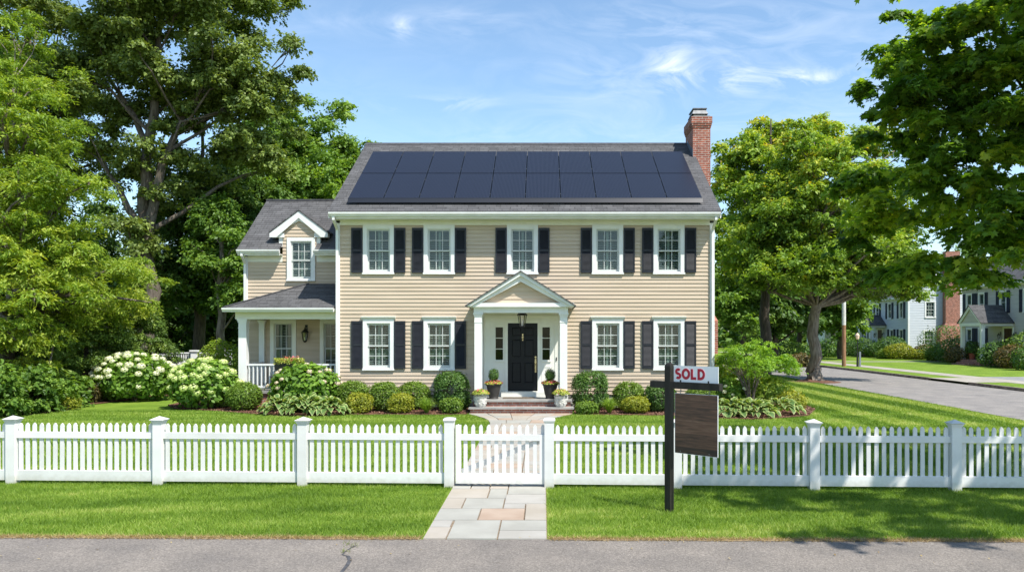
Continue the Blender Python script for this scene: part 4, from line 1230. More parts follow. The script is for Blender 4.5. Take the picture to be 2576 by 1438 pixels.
mb.build('tympanum', M['siding'], house, recalc=False)
mb = MB()
for s in (-1, 1):
    q = [(pc, PYF - .34, pzp), (pc + s * (phw + .03), PYF - .34, pzb + .04), (pc + s * (phw + .03), -.02, pzb + .04), (pc, -.02, pzp)]
    mb.add(q + [(a, b2, c - .035) for a, b2, c in q], [(0, 1, 2, 3), (4, 5, 6, 7), (0, 1, 5, 4), (1, 2, 6, 5)])
mb.build('portico_roof', M['shingle'], house, uv=True)
lantern('hanging_lantern', house, (wx(1314) + .02, PYF + .35, CH - (820 - HY) / F * 22.6 - .02), 1.25)
# door surround
dw = .44; dz_ = .52; dt = 2.5
mb = MB()
def sb(x0, x1, z0, z1, y0=-.045, y1=.05): mb.box(x0, x1, y0, y1, z0, z1)
sl0, sl1 = .58, .80    # sidelight glass (from centre)
for s in (-1, 1):
    def q(a, b2, *r_): a, b2 = sorted((DC + s * a, DC + s * b2)); sb(a, b2, *r_)
    q(dw + .0, dw + .07, .35, 2.6, -.075); q(dw + .07, sl0, .35, 2.6); q(sl1, .95, .35, 2.6); q(.95, 1.15, .35, 2.86, -.06)
    q(sl0, sl1, .35, 1.42); q(sl0, sl1, 2.38, 2.6)
    for z in (1.42 + .31, 1.42 + .63): q(sl0, sl1, z, z + .022, -.02, .03)
    q(sl0 - .03, sl1 + .03, 1.36, 1.385, -.075, -.045); q(sl0 - .02, sl1 + .02, .5, .53, -.055, -.045); q(sl0 - .02, sl1 + .02, 1.2, 1.23, -.055, -.045)
    for z0_, z1_ in ((.53, 1.2),): q(sl0 - .02, sl0, z0_, z1_, -.055, -.045); q(sl1, sl1 + .02, z0_, z1_, -.055, -.045)
    q(sl0 - .025, sl0, 1.385, 2.4, -.06, -.045); q(sl1, sl1 + .025, 1.385, 2.4, -.06, -.045)
mb.box(DC - dw - .07, DC + dw + .07, -.076, .05, dt, dt + .1)
mb.box(DC - .95, DC - dw - .07, -.05, .05, 2.6, 2.86); mb.box(DC + dw + .07, DC + .95, -.05, .05, 2.6, 2.86); mb.box(DC - dw - .07, DC + dw + .07, -.05, .05, 2.6, 2.86)
mb.box(DC - 1.02, DC + 1.02, -.085, -.05, 2.68, 2.72)
mb.build('door_surround', M['cream'], house)
mb = MB()
for s in (-1, 1):
    a, b2 = sorted((DC + s * sl0, DC + s * sl1)); mb.box(a, b2, .012, .018, 1.42, 2.38)
mb.build('sidelight', glass_mat('sidelight glass', .02, (.5, .55, .53)), house)
mb = MB()
for s in (-1, 1):
    a, b2 = sorted((DC + s * (sl0 - .02), DC + s * (sl1 + .02))); mb.box(a, b2, .06, .3, 1.4, 2.4)
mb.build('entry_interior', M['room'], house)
mb = MB(); x0, x1 = DC - dw + .002, DC + dw - .002
def panel_door(mb, x0, x1, z0, z1, y):
    st = .115; ml = (x0 + x1) / 2; rails = [(z0, z0 + .22), (z0 + .82, z0 + .98), (z0 + 1.5, z0 + 1.6), (z1 - .12, z1)]
    mb.box(x0, x1, y + .018, y + .05, z0, z1)
    mb.box(x0, x0 + st, y, y + .018, z0, z1); mb.box(x1 - st, x1, y, y + .018, z0, z1); 
    for a, b2 in rails: mb.box(x0 + st, x1 - st, y + .0005, y + .018, a, b2)
    for (a, b2) in zip(rails[:-1], rails[1:]):
        mb.box(ml - .05, ml + .05, y + .001, y + .018, a[1], b2[0])
        for p, q_ in ((x0 + st, ml - .05), (ml + .05, x1 - st)):
            g = .035
            vs = [(p + .01, y + .017, a[1] + .01), (q_ - .01, y + .017, a[1] + .01), (q_ - .01, y + .017, b2[0] - .01), (p + .01, y + .017, b2[0] - .01),
                  (p + g, y + .004, a[1] + g), (q_ - g, y + .004, a[1] + g), (q_ - g, y + .004, b2[0] - g), (p + g, y + .004, b2[0] - g)]
            mb.add(vs, [(4, 5, 6, 7), (0, 1, 5, 4), (1, 2, 6, 5), (2, 3, 7, 6), (3, 0, 4, 7)])
panel_door(mb, x0, x1, dz_, dt, -.02)
door = mb.build('front_door', M['black'], house)
mb = MB()
mb.lathe([(.001, -.02), (.02, -.01), (.024, 0), (.012, .02)], 10, cap=False)
mb.tube([(0, 0, .11), (-.028, -.02, .06), (0, -.035, -.0), (.028, -.02, .06), (0, 0, .11)], .008, 6); mb.box(-.018, .018, -.008, .01, -.04, .16)
mb.build('door_knocker', M['brass'], door, loc=(DC, -.035, wz(853)))
mb = MB()
hx = DC + dw - .06
mb.tube([(hx, -.02, 1.5), (hx, -.06, 1.5)], .028, 12); mb.tube([(hx, -.02, 1.36), (hx, -.06, 1.36)], .03, 12)
mb.box(hx - .022, hx + .022, -.032, -.018, 1.05, 1.45); mb.tube([(hx, -.03, 1.3), (hx, -.08, 1.27), (hx, -.085, 1.15), (hx, -.03, 1.08)], .012, 8)
mb.build('door_handle', M['brass'], door)
mb = MB(); mb.box(DC - .55, DC + .35, -.95, -.45, .351, .362)
tag(mb.build('doormat', pmat('brown doormat', (.1, .08, .06), (.18, .14, .1), scale=60, rough=1)), 'flat brown doormat lying on the stoop before the black door', 'doormat').location = (0, YW, 0)
MB().box(DC + .985, DC + 1.01, -.085, -.06, 1.4, 1.5).build('doorbell', M['blackmetal'], house)


# ------------------------------------------------------------------ pots
def flowers(name, rng, n, c, r_, h, ls, mat, parent, z):
    a = rng.uniform(0, 2 * PI, n); q = rng.uniform(0, 1, n) ** .5
    P = np.column_stack([np.cos(a) * q * r_, np.sin(a) * q * r_, z + h * np.sqrt(np.clip(1 - q * q * .8, 0, 1)) * rng.uniform(.75, 1.05, n)])
    NN = unit(np.column_stack([np.cos(a) * q, np.sin(a) * q, np.ones(n)]) + .6 * rng.normal(size=(n, 3)))
    return leaves(name, rng, P, NN, ls * rng.uniform(.7, 1.3, n), rng.uniform(0, 1, n), 'petal', mat, parent)


def potA(x, y, z, label, seed):
    root = empty('potted_plant', (x, y, z), 0, label, 'potted plant', 'potted plants at the front door')
    mb = MB(); mb.lathe([(.13, 0), (.135, .03), (.125, .045), (.16, .15), (.195, .32), (.205, .38), (.225, .385), (.228, .42), (.205, .42), (.2, .38), (.01, .375)], 28)
    mb.build('pot', M['blackpot'], root, smooth=False)
    rng = np.random.default_rng(seed)
    n = 1500
    D = unit(rng.normal(size=(n, 3))); t = rng.uniform(.5, 1, n)
    P = D * t[:, None] * np.array([.16, .16, .2]) + np.array([0, 0, .66]); P[:, 2] += np.abs(rng.normal(size=n)) * .02
    leaves('topiary', rng, P, unit(D + .3 * rng.normal(size=D.shape) + np.array([0, 0, .3])), .05 * rng.uniform(.7, 1.3, n), .42 + .2 * rng.normal(size=n), 'fine', M['boxdark'], root, tdir=D + np.array([0, 0, 1.2]))
    flowers('bedding', rng, 500, None, .26, .12, .04, M['yellowleaf'], root, .38)
    flowers('flowers', rng, 190, None, .27, .15, .032, M['redpetal'], root, .385)
    return root


def potB(x, y, z, label, seed):
    root = empty('potted_flowers', (x, y, z), 0, label, 'potted plant', 'potted plants at the front door')
    mb = MB()
    prof = [(.12, 0), (.145, .04), (.17, .16), (.175, .25), (.185, .29), (.19, .31), (.165, .31), (.16, .27), (.01, .265)]
    mb.lathe(prof, 28)
    for k in range(9):
        a = 2 * PI * k / 9
        for z_ in (.1, .19):
            mb.lathe([(.001, -.03), (.022, -.012), (.026, .01), (.001, .035)], 6, .158 * math.cos(a + z_ * 4), .158 * math.sin(a + z_ * 4), cap=False)
            for i in range(24): mb.v[-1 - i] = (mb.v[-1 - i][0], mb.v[-1 - i][1], mb.v[-1 - i][2] + z_)
    mb.build('pot', M['whitepot'], root, recalc=False)
    rng = np.random.default_rng(seed)
    flowers('foliage', rng, 900, None, .24, .2, .042, M['yellowleaf'], root, .28)
    flowers('flowers', rng, 45, None, .24, .23, .035, M['coral'], root, .285)
    return root


potA(-1.385, YW - .95, .35, 'dark pot with clipped box and red flowers, left of the black door', 1)
potA(.215, YW - .95, .35, 'dark pot with clipped box and red flowers, right of the black door', 2)
potB(-1.71, 21.95, .175, 'pale weathered pot of yellow flowers on the left end of the lower step', 3)
potB(.5, 21.95, .175, 'pale weathered pot of yellow flowers on the right end of the lower step', 4)
# flower box on the porch railing
fb = empty('flower_box', (gx(730, 23.5), 23.42, 1.13), 0, 'black window box of coral and yellow flowers hung on the porch railing', 'flower box')
mb = MB(); mb.prism([(-.1, 0), (.08, 0), (.1, .18), (-.12, .18)], 'x', -.4, .4); mb.box(-.41, .41, -.13, .11, .18, .2)
mb.build('box', M['blackmetal'], fb)
rng = np.random.default_rng(9)
P = np.column_stack([rng.uniform(-.43, .43, 900), rng.uniform(-.16, .14, 900), .2 + rng.uniform(-.03, .14, 900)])
leaves('foliage', rng, P, unit(rng.normal(size=P.shape) + [0, -.4, 1]), .045, rng.random(900), 'petal', M['yellowleaf'], fb)
P = np.column_stack([rng.choice([-.12, .14, .18, -.05], 80) + rng.normal(size=80) * .07, rng.uniform(-.14, .12, 80), .3 + rng.uniform(-.03, .1, 80)])
leaves('flowers', rng, P, unit(rng.normal(size=P.shape) + [0, -.4, 1]), .04, rng.random(80), 'petal', M['coral'], fb)

# ------------------------------------------------------------------ picket fence and gate
def fpt(px):
    k = (px - HX) / F      # x = k*y on the fence line
    s_ = FD.y / FD.x
    x = k * (FA.y - FA.x * s_) / (1 - k * s_)
    return x
fang = math.atan2(FD.y, FD.x)
def picket_bm(w=.056, z0=.2, z1=.895, t=.02):
    mb = MB(); h = w / 2
    mb.prism([(-h, z0), (h, z0), (h, z1 - .04), (h * .55, z1 - .013), (0, z1), (-h * .55, z1 - .013), (-h, z1 - .04)], 'y', -t / 2, t / 2)
    return mb
def post_obj(parent, x, wd=.135, round_=False):
    mb = MB(); h = wd / 2
    mb.box(-h, h, -h, h, -.05, .93)
    p = mb.build('post', M['fence'], parent)
    mb = MB()
    if not round_:
        mb.box(-h - .008, h + .008, -h - .008, h + .008, .905, .925)
        mb.box(-h - .018, h + .018, -h - .018, h + .018, .925, .94)
        mb.add([(-h - .035, -h - .035, .952), (h + .035, -h - .035, .952), (h + .035, h + .035, .952), (-h - .035, h + .035, .952), (-h - .018, -h - .018, .94), (h + .018, -h - .018, .94), (h + .018, h + .018, .94), (-h - .018, h + .018, .94), (0, 0, 1.0)],
               [(4, 5, 1, 0), (5, 6, 2, 1), (6, 7, 3, 2), (7, 4, 0, 3), (0, 1, 8), (1, 2, 8), (2, 3, 8), (3, 0, 8)])
    else:
        mb.lathe([(h * 1.3, .91), (h * 1.42, .93), (h * 1.6, .945), (h * 1.75, .965), (h * 1.6, .985), (h * .9, .995), (.01, 1.0)], 4, rot=PI / 4)
    mb.build('post_cap', M['fence'], p)
    p.location = (x, 0, 0)
    return p
PK = None
def fence_run(name, posts, ends, label, round_at=()):
    """posts: picture x of posts, first is the run's origin"""
    xs_ = [fpt(p) for p in posts]
    x0 = xs_[0]
    root = empty(name, (x0, fy(x0), 0), fang, label, 'fence', 'white picket fence runs')
    L = [(x - x0) / FD.x for x in xs_]
    rr = random.Random(len(posts))
    for i, u in enumerate(L):
        if ends[0] == 'nopost' and i == 0: continue
        if ends[1] == 'nopost' and i == len(L) - 1: continue
        po = post_obj(root, u, round_=(i in round_at)); po.rotation_euler = (0, 0, rr.uniform(-.01, .01))
    pk = None
    for a, b2 in zip(L[:-1], L[1:]):
        a += .067; b2 -= .067
        MB().box(a, b2, -.03, .025, .675, .765).build('top_rail', M['fence'], root)
        MB().box(a, b2, -.032, .027, .06, .205).build('bottom_rail', M['fence'], root)
        n = round((b2 - a) / .1027 - .15)
        for i in range(n):
            x = a + (b2 - a) * (i + .5 + .04) / (n + .08)
            if pk is None: pk = picket_bm().build('picket', M['fence'], root); o = pk
            else: o = pk.copy(); COL.objects.link(o); o.parent = root
            o.location = (x, 0, rr.uniform(-.004, .004)); o.rotation_euler = (0, rr.uniform(-.006, .006), 0)
    return root
fence_run('picket_fence', [-330, 33, 401, 763, 1131], ('post', 'post'), 'white picket fence run left of the gate, sunlit', (4,))
fence_run('picket_fence', [1382, 1702, 2047, 2402, 2770], ('post', 'post'), 'white picket fence run right of the gate, partly shaded behind the sign', (0,))
# gate
ga, gb = fpt(1147), fpt(1371)
gate = empty('garden_gate', (ga, fy(ga), 0), fang, 'white picket garden gate across the flagstone path', 'gate')
GL = (gb - ga) / FD.x
MB().box(0, .075, -.035, .03, .06, .89).build('gate_stile', M['fence'], gate)
MB().box(GL - .075, GL, -.035, .03, .06, .76).build('gate_stile', M['fence'], gate)
MB().box(.075, GL - .075, -.034, .029, .675, .762).build('gate_rail', M['fence'], gate)
MB().box(.075, GL - .075, -.034, .029, .06, .205).build('gate_rail', M['fence'], gate)
MB().beam((.08, .045, .22), (GL - .08, .045, .66), .03, .075, up=(0, 0, 1)).build('diagonal_brace', M['fence'], gate)
pk = None
for i in range(12):
    x = .028 + (GL - .06) * i / 11
    if pk is None: pk = picket_bm(.054, .2, .9).build('picket', M['fence'], gate); o = pk
    else: o = pk.copy(); COL.objects.link(o); o.parent = gate
    o.location = (x, .0 if 0 < i < 11 else .04, 0)
mb = MB()
for z in (.66, .2): mb.box(GL, GL + .02, -.03, .0, z - .03, z + .06); mb.tube([(GL + .005, -.035, z - .035), (GL + .005, -.035, z + .065)], .008, 8)
mb.build('hinge', M['blackmetal'], gate)

# ------------------------------------------------------------------ the sign
sg = empty('sign_post', (1.56, 9.81, 0), math.atan2(-.67, .71), 'black wooden yard sign post with SOLD board and blank dark plank panel on the verge', 'sign')
# local x runs along the arm, local -y faces the viewer's left
pw = .082
mb = MB(); mb.box(-pw / 2, pw / 2, -pw / 2, pw / 2, -.1, 1.79); mb.lathe([(pw * .7, 1.79), (pw * .66, 1.81), (pw * .4, 1.835), (.002, 1.84)], 4, rot=PI / 4)
mb.build('post', M['signblack'], sg)
u0 = -.26; u1 = .725
mb = MB(); mb.box(u0, -pw / 2, -.04, .04, 1.527, 1.61); mb.box(pw / 2, u1, -.04, .04, 1.527, 1.61)
mb.build('arm', M['signblack'], sg)
s_a, s_b = .07, .69
mb = MB(); mb.box(s_a, s_b, -.004, .004, 0, .195)
br = mb.build('sold_board', M['signwhite'], sg, loc=(0, -.0, 1.611))
mb = MB()
for x in (.17, .56): mb.box(x - .008, x + .008, -.012, .012, 1.6, 1.635)
mb.build('board_clip', M['blackmetal'], sg)


def stroke(pts, w, y0, y1, mb, closed=False):
    n = len(pts); vs = []
    for i, p in enumerate(pts):
        a = pts[(i - 1) % n] if (closed or i > 0) else p
        c = pts[(i + 1) % n] if (closed or i < n - 1) else p
        t1 = Vector((p[0] - a[0], p[1] - a[1])); t2 = Vector((c[0] - p[0], c[1] - p[1]))
        t1 = t1.normalized() if t1.length > 1e-9 else t2.normalized(); t2 = t2.normalized() if t2.length > 1e-9 else t1
        t = (t1 + t2).normalized(); nrm = Vector((-t.y, t.x)); k = 1 / max(.5, nrm.dot(Vector((-t1.y, t1.x))))
        o = nrm * w / 2 * k
        vs += [(p[0] + o.x, y0, p[1] + o.y), (p[0] - o.x, y0, p[1] - o.y), (p[0] + o.x, y1, p[1] + o.y), (p[0] - o.x, y1, p[1] - o.y)]
    fs = []
    for i in range(n if closed else n - 1):
        j = (i + 1) % n
        fs += [(4 * i, 4 * i + 1, 4 * j + 1, 4 * j), (4 * i, 4 * j, 4 * j + 2, 4 * i + 2), (4 * i + 1, 4 * i + 3, 4 * j + 3, 4 * j + 1)]
    if not closed: fs += [(0, 2, 3, 1), (4 * n - 4, 4 * n - 3, 4 * n - 1, 4 * n - 2)]
    mb.add(vs, fs)
def arc(cx, cy, rx, ry, a0, a1, n=14): return [(cx + rx * math.cos(R(a0 + (a1 - a0) * i / n)), cy + ry * math.sin(R(a0 + (a1 - a0) * i / n))) for i in range(n + 1)]
def sold(w, y0, y1, name, mat):
    H = .125; zb = .036; mb = MB()
    r1 = H * .25 - .006
    x = .135
    c1_ = zb + H - .0115 - r1; c2_ = zb + .0115 + r1
    k = 1.12
    pts = arc(x, c1_, r1 * k, r1, 40, 180, 12) + arc(x, c1_, r1 * k, r1, 190, 262, 6) + arc(x, c2_, r1 * k, r1, 82, 0, 6) + arc(x, c2_, r1 * k, r1, -10, -140, 12)
    stroke(pts, w, y0, y1, mb)
    stroke(arc(.245, zb + H / 2, .044, H / 2 - .0115, 0, 350, 34), w, y0, y1, mb, True)
    stroke([(.33, zb + H), (.33, zb + .0115), (.39, zb + .0115)], w, y0, y1, mb)
    mb2 = [(.425, zb + .0115), (.425, zb + H - .0115)] + arc(.45, zb + H / 2, .046, H / 2 - .0115, 90, -90, 18)
    stroke(mb2, w, y0, y1, mb, True)
    mb.build(name, mat, br)
sold(.0365, -.0062, -.0042, 'lettering_outline', M['pink'])
sold(.0295, -.0085, -.0064, 'lettering', M['red'])
hb = MB(); hb.box(.085, .685, -.005, .005, .742, 1.473)
hp = hb.build('hanging_panel', M['signwhite'], sg)
MB().box(.090, .680, -.008, -.0052, .747, 1.468).build('plank_face', M['plank'], hp)
mb = MB()
for x in (.17, .57):
    mb.tube([(x, 0, 1.53), (x, -.01, 1.5), (x, -.014, 1.47), (x, -.004, 1.45), (x, .01, 1.46)], .004, 6)
    mb.tube([(x + .01 * math.cos(t_), 0, 1.5 + .016 * math.sin(t_)) for t_ in np.linspace(0, 2 * PI, 10)], .0025, 5)
mb.build('hook', M['steel'], sg)
mb = MB()
for x in (.17, .57): mb.lathe([(.006, 0), (.006, .01)], 8, x, -.008); 
for i in range(len(mb.v)): mb.v[i] = (mb.v[i][0], mb.v[i][1] - .002, mb.v[i][2] + .765)
mb.build('rivet', M['steel'], sg)

# ------------------------------------------------------------------ garden plants
def hosta(x, y, r_, label, seed, nleaf=46, ls=.26, z0=.02):
    rng = np.random.default_rng(seed)
    root = empty('hosta', (x, y, z0), 0, label, 'plant', 'variegated hostas')
    V = []; Fc = []; ed = []
    nu, nv = 6, 4
    nleaf = int(nleaf * 1.5); H = r_ * .62
    for i in range(nleaf):
        a = i * 2.399 + rng.uniform(-.35, .35); t = ((i + .5) / nleaf) ** .6
        L = ls * rng.uniform(.7, 1.1) * (.8 + .25 * t); W_ = L * rng.uniform(.3, .38)
        rho = r_ * (.08 + .66 * t) * rng.uniform(.9, 1.08); zb = H * (1.05 - .72 * t ** 1.6) * rng.uniform(.88, 1.1)
        d = np.array([math.cos(a), math.sin(a)]); p0 = np.array([d[0] * rho, d[1] * rho, zb])
        pit = R(48 - 62 * t + rng.uniform(-12, 12)); yaw = rng.uniform(-.5, .5)
        d = np.array([math.cos(a + yaw), math.sin(a + yaw)]); sdv = np.array([-d[1], d[0], 0]); roll = rng.uniform(-.45, .45); base = len(V)
        q = p0.copy()
        for iu in range(nu + 1):
            s_ = iu / nu; pp = pit - 1.0 * s_ * s_
            if iu: q = q + np.array([d[0] * math.cos(pp), d[1] * math.cos(pp), math.sin(pp)]) * (L / nu)
            wd_ = W_ * max(0, math.sin(PI * (s_ * .95 + .03) ** .8)) + .003
            for iv in range(-nv // 2, nv // 2 + 1):
                f = iv / (nv / 2)
                z_ = .22 * abs(f) * wd_ + roll * f * wd_ + .01 * math.sin(7 * s_ + 3 * f)
                V.append(tuple(q + sdv * f * wd_ + np.array([0, 0, z_])))
                ed.append(max(abs(f) if iu else .3, 1.0 if iu == nu else 0) * rng.uniform(.94, 1.04))
        for iu in range(nu):
            for iv in range(nv):
                o_ = base + iu * (nv + 1) + iv
                Fc.append((o_, o_ + 1, o_ + nv + 2, o_ + nv + 1))
    V = [(v[0], v[1], max(v[2], .015)) for v in V]
    me = bpy.data.meshes.new('leaves'); me.from_pydata(V, [], Fc); me.materials.append(M['hosta'])
    at = me.attributes.new('edge', 'FLOAT', 'POINT'); at.data.foreach_set('value', ed)
    me.polygons.foreach_set('use_smooth', [True] * len(me.polygons)); me.update()
    o = bpy.data.objects.new('leaves', me); COL.objects.link(o); o.parent = root
    return root


def grassplant(x, y, r_, h, label, seed, n=260):
    rng = np.random.default_rng(seed)
    root = empty('grass_plant', (x, y, .02), 0, label, 'plant', 'fountain grass clumps')
    a = rng.uniform(0, 2 * PI, n); rr = r_ * rng.uniform(.25, 1.05, n); hh = h * rng.uniform(.6, 1.05, n) * (1 - .35 * (rr / r_) ** 2)
    sd_ = np.stack([-np.sin(a), np.cos(a), 0 * a], -1); d = np.stack([np.cos(a), np.sin(a), 0 * a], -1)
    K = 5; pts = []
    for k in range(K + 1):
        s_ = k / K
        pts.append(d * (rr * s_ ** 1.3 + .03)[:, None] + np.array([0, 0, 1]) * (hh * (1 - (1 - s_) ** 2) - .55 * hh * np.clip(s_ - .6, 0, 1) ** 1.5 * 1.6)[:, None])
    Vv = []; 
    for k in range(K):
        w0_ = .009 * (1 - k / K) + .001; w1_ = .009 * (1 - (k + 1) / K) + .001
        Vv.append(np.stack([pts[k] - sd_ * w0_, pts[k] + sd_ * w0_, pts[k + 1] + sd_ * w1_, pts[k + 1] - sd_ * w1_], 1))
    V = np.concatenate(Vv).reshape(-1, 3)
    npmesh('blades', V, 4, M['ornagrass'], root, {'tint': np.tile(rng.uniform(.1, .9, n), K)})
    return root


HEADS = {}
def head_mesh(kind):
    if kind not in HEADS:
        rng = np.random.default_rng(42); n = 150
        D = unit(rng.normal(size=(n, 3))); D[:, 2] = np.abs(D[:, 2]) * 1.0 - .25; D = unit(D)
        P = D * np.array([1, 1, .72]) * rng.uniform(.88, 1.05, (n, 1))
        o = leaves('flower_head', rng, P, unit(D + .25 * rng.normal(size=D.shape)), .36, .5 + .25 * rng.normal(size=n) + .2 * D[:, 2], 'petal', M[kind], None)
        HEADS[kind] = o.data; bpy.data.objects.remove(o)
    return HEADS[kind]


def hydrangea(x, y, rx, ry, h, nh, kind, hr, label, seed, nleaf=1500, ls=.13, mat='hydleaf', front=.75):
    root = shrub('hydrangea', x, y, rx, ry, h, nleaf, ls, M[mat], label, seed, z0=.02, bumpy=.14, cat='shrub', group='hydrangea bushes', up=.5)
    rng = np.random.default_rng(seed + 100)
    me = head_mesh(kind); pts = []
    tries = 0
    while len(pts) < nh and tries < 4000:
        tries += 1
        D = unit(rng.normal(size=3)); D[2] = abs(D[2]) * (1 if rng.random() < .75 else -.6)
        if D[1] > .35 and rng.random() < front: continue
        p = D * np.array([rx, ry, h / 2]) * 1.04 + np.array([0, 0, h / 2])
        if any(np.linalg.norm(p - q) < hr * 1.5 for q in pts): continue
        pts.append(p)
        o = bpy.data.objects.new('flower_head', me); COL.objects.link(o); o.parent = root
        s_ = hr * rng.uniform(.7, 1.15); o.scale = (s_, s_, s_); o.location = p + D * .02
        v = Vector(D * .6 + np.array([0, 0, .8])); o.rotation_euler = v.to_track_quat('Z', 'Y').to_euler()
    return root


def rowbox(px, ptop, pbase, wpx, kind, label, seed, d=None, square=.75, n=None, dense=1.0):
    d = d or min(gd(pbase), 22.9)
    h = gz(ptop, d) - .02; rx = wpx * d / F / 2
    n = n or int(4200 * (rx / .4) * (h / .6) * dense) + 600
    return shrub('boxwood', gx(px, d), d, rx, rx * .95, h, n, .05, M[kind], label, seed, z0=.02, bumpy=.13, square=square, group='foundation shrubs', shape='oval')


rowbox(888, 957, 1020, 84, 'box', 'round boxwood beside the left corner board of the house', 21, d=22.6)
rowbox(903, 990, 1038, 66, 'spirea', 'low yellow-green mound in front of the leftmost boxwood by the wall', 22, d=21.9, dense=1.1)
rowbox(968, 958, 1028, 76, 'box', 'round boxwood under the second shutter left of the steps', 23, d=22.4)
rowbox(1010, 989, 1040, 66, 'spirea', 'low yellowish mound between the round boxwoods left of the steps', 24, d=21.9)
rowbox(1043, 958, 1012, 78, 'box', 'wide low boxwood beside the tall clipped one left of the door', 25, d=22.9)
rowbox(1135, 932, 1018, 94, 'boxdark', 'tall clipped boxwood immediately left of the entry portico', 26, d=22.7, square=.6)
rowbox(1137, 1001, 1043, 54, 'box', 'small bright mound at the foot of the tall boxwood left of the steps', 27, d=21.8)
rowbox(1488, 935, 1018, 94, 'boxdark', 'tall clipped boxwood immediately right of the entry portico', 28, d=22.7, square=.6)
rowbox(1476, 1010, 1044, 58, 'box', 'small bright mound at the foot of the tall boxwood right of the steps', 29, d=21.7)
rowbox(1583, 962, 1018, 84, 'box', 'rounded boxwood under the lower window right of the portico', 30, d=22.8)
rowbox(1598, 998, 1041, 70, 'spirea', 'low yellow-green mound right of the grass clump', 31, d=21.8)
rowbox(1662, 963, 1036, 84, 'boxdark', 'round boxwood behind the black sign post', 32, d=22.3)
rowbox(1708, 1000, 1036, 50, 'box', 'little boxwood seen between sign post and hanging panel', 33, d=22.0)
rowbox(1760, 970, 1030, 80, 'box', 'boxwood at the right end of the wall behind the hanging panel', 34, d=22.7)
grassplant(gx(1073, 21.7), 21.7, .42, .52, 'bright fountain grass clump left of the steps', 41)
grassplant(gx(1533, 21.7), 21.7, .42, .5, 'bright fountain grass clump right of the steps', 42)
rowbox(613, 960, 1027, 88, 'box', 'loose boxwood in front of the porch corner post', 35, d=22.7, square=1)
# hydrangeas
hydrangea(gx(338, 26), 26, 1.22, 1.0, gz(893, 26), 62, 'whitepetal', .115, 'large hydrangea full of white flower balls at the lawn edge', 51, nleaf=3600, ls=.15)
hydrangea(gx(516, 23.4), 23.4, .98, .85, gz(908, 23.4), 52, 'limepetal', .115, 'hydrangea with lime green flower heads left of the porch post', 52, nleaf=3000, ls=.15)
hydrangea(gx(768, 22.6), 22.6, 1.0, .62, gz(922, 22.6), 26, 'blush', .075, 'hydrangea with small blush flowers in front of the porch railing', 53, nleaf=3200, ls=.15)
hydrangea(gx(1828, 23.6), 23.6, .62, .6, gz(952, 23.6), 16, 'whitepetal', .06, 'dark leaved shrub with small white flower balls at the right house corner', 54, nleaf=1800, ls=.11, mat='hydleaf')
hosta(gx(705, 21.7), 21.7, .62, 'pale edged hosta furthest left, by the porch', 61, 44, .27)
hosta(gx(770, 21.55), 21.55, .66, 'large pale edged hosta in front of the blush hydrangea', 62, 50, .29)
hosta(gx(825, 21.5), 21.5, .6, 'pale edged hosta nearest the left house corner', 63, 46, .28)
hosta(gx(1840, 21.1), 21.1, .6, 'pale edged hosta next to the hanging panel', 64, 48, .28)
hosta(gx(1898, 21.0), 21.0, .62, 'middle pale edged hosta under the small spreading tree', 65, 50, .28)
hosta(gx(1966, 21.6), 21.6, .6, 'rightmost pale edged hosta at the tip of the bed', 66, 46, .27)
shrub('golden_shrub', gx(1845, 24.6), 24.6, 1.0, .8, gz(905, 24.6), 3600, .085, M['lime'], 'tall yellow-green shrub at the right corner of the house', 71, z0=.02, bumpy=.2)
shrub('golden_shrub', gx(1930, 23.6), 23.6, .75, .6, gz(950, 23.6), 2600, .08, M['lime'], 'bright yellow-green mound behind the right hostas', 72, z0=.02, bumpy=.2)
shrub('golden_shrub', gx(1990, 22.9), 22.9, .42, .5, gz(985, 22.9), 1600, .07, M['spirea'], 'low golden mound at the right tip of the planting bed', 73, z0=.02, bumpy=.2)
# small spreading tree at the corner
tx, ty = gx(1888, 23.2), 23.2
rng = np.random.default_rng(81)
jt = empty('ornamental_tree', (tx, ty, 0), 0, 'small multi-stemmed tree with spreading fresh green crown at the house corner', 'tree')
n = 125
a = rng.uniform(0, 2 * PI, n); q = rng.uniform(.0, 1, n) ** .5
C = np.column_stack([np.cos(a) * q * 1.2 + .12, np.sin(a) * q * 1.05, .95 + 1.12 * np.sqrt(np.clip(1 - q ** 2, 0, 1)) * rng.uniform(.3, 1, n)])
P, NN, tint, TD = clump_leaves(rng, C, rng.uniform(.2, .34, n), 12, 11, .45, .35, up=1.0)
leaves('crown', rng, P, NN, .085 * rng.uniform(.7, 1.2, len(P)), tint + .12, 'fine', M['orna'], jt, tdir=TD)
mb = MB()
for i in range(11):
    a = 2 * PI * i / 11 + rng.uniform(-.2, .2); rr = rng.uniform(.35, .85)
    e = Vector((rr * math.cos(a), rr * math.sin(a) * .8, rng.uniform(1.1, 1.5)))
    mb.tube([(.04 * math.cos(a), .04 * math.sin(a), 0), (e.x * .25, e.y * .25, .5), (e.x * .6, e.y * .6, .95), e], [.028, .022, .016, .006], 6)
    for _ in range(3): mb.tube([(e.x * .6, e.y * .6, .95), (e.x + rng.normal() * .3, e.y + rng.normal() * .3, e.z + rng.uniform(0, .4))], [.011, .004], 5)
mb.build('stem', M['bark'], jt)

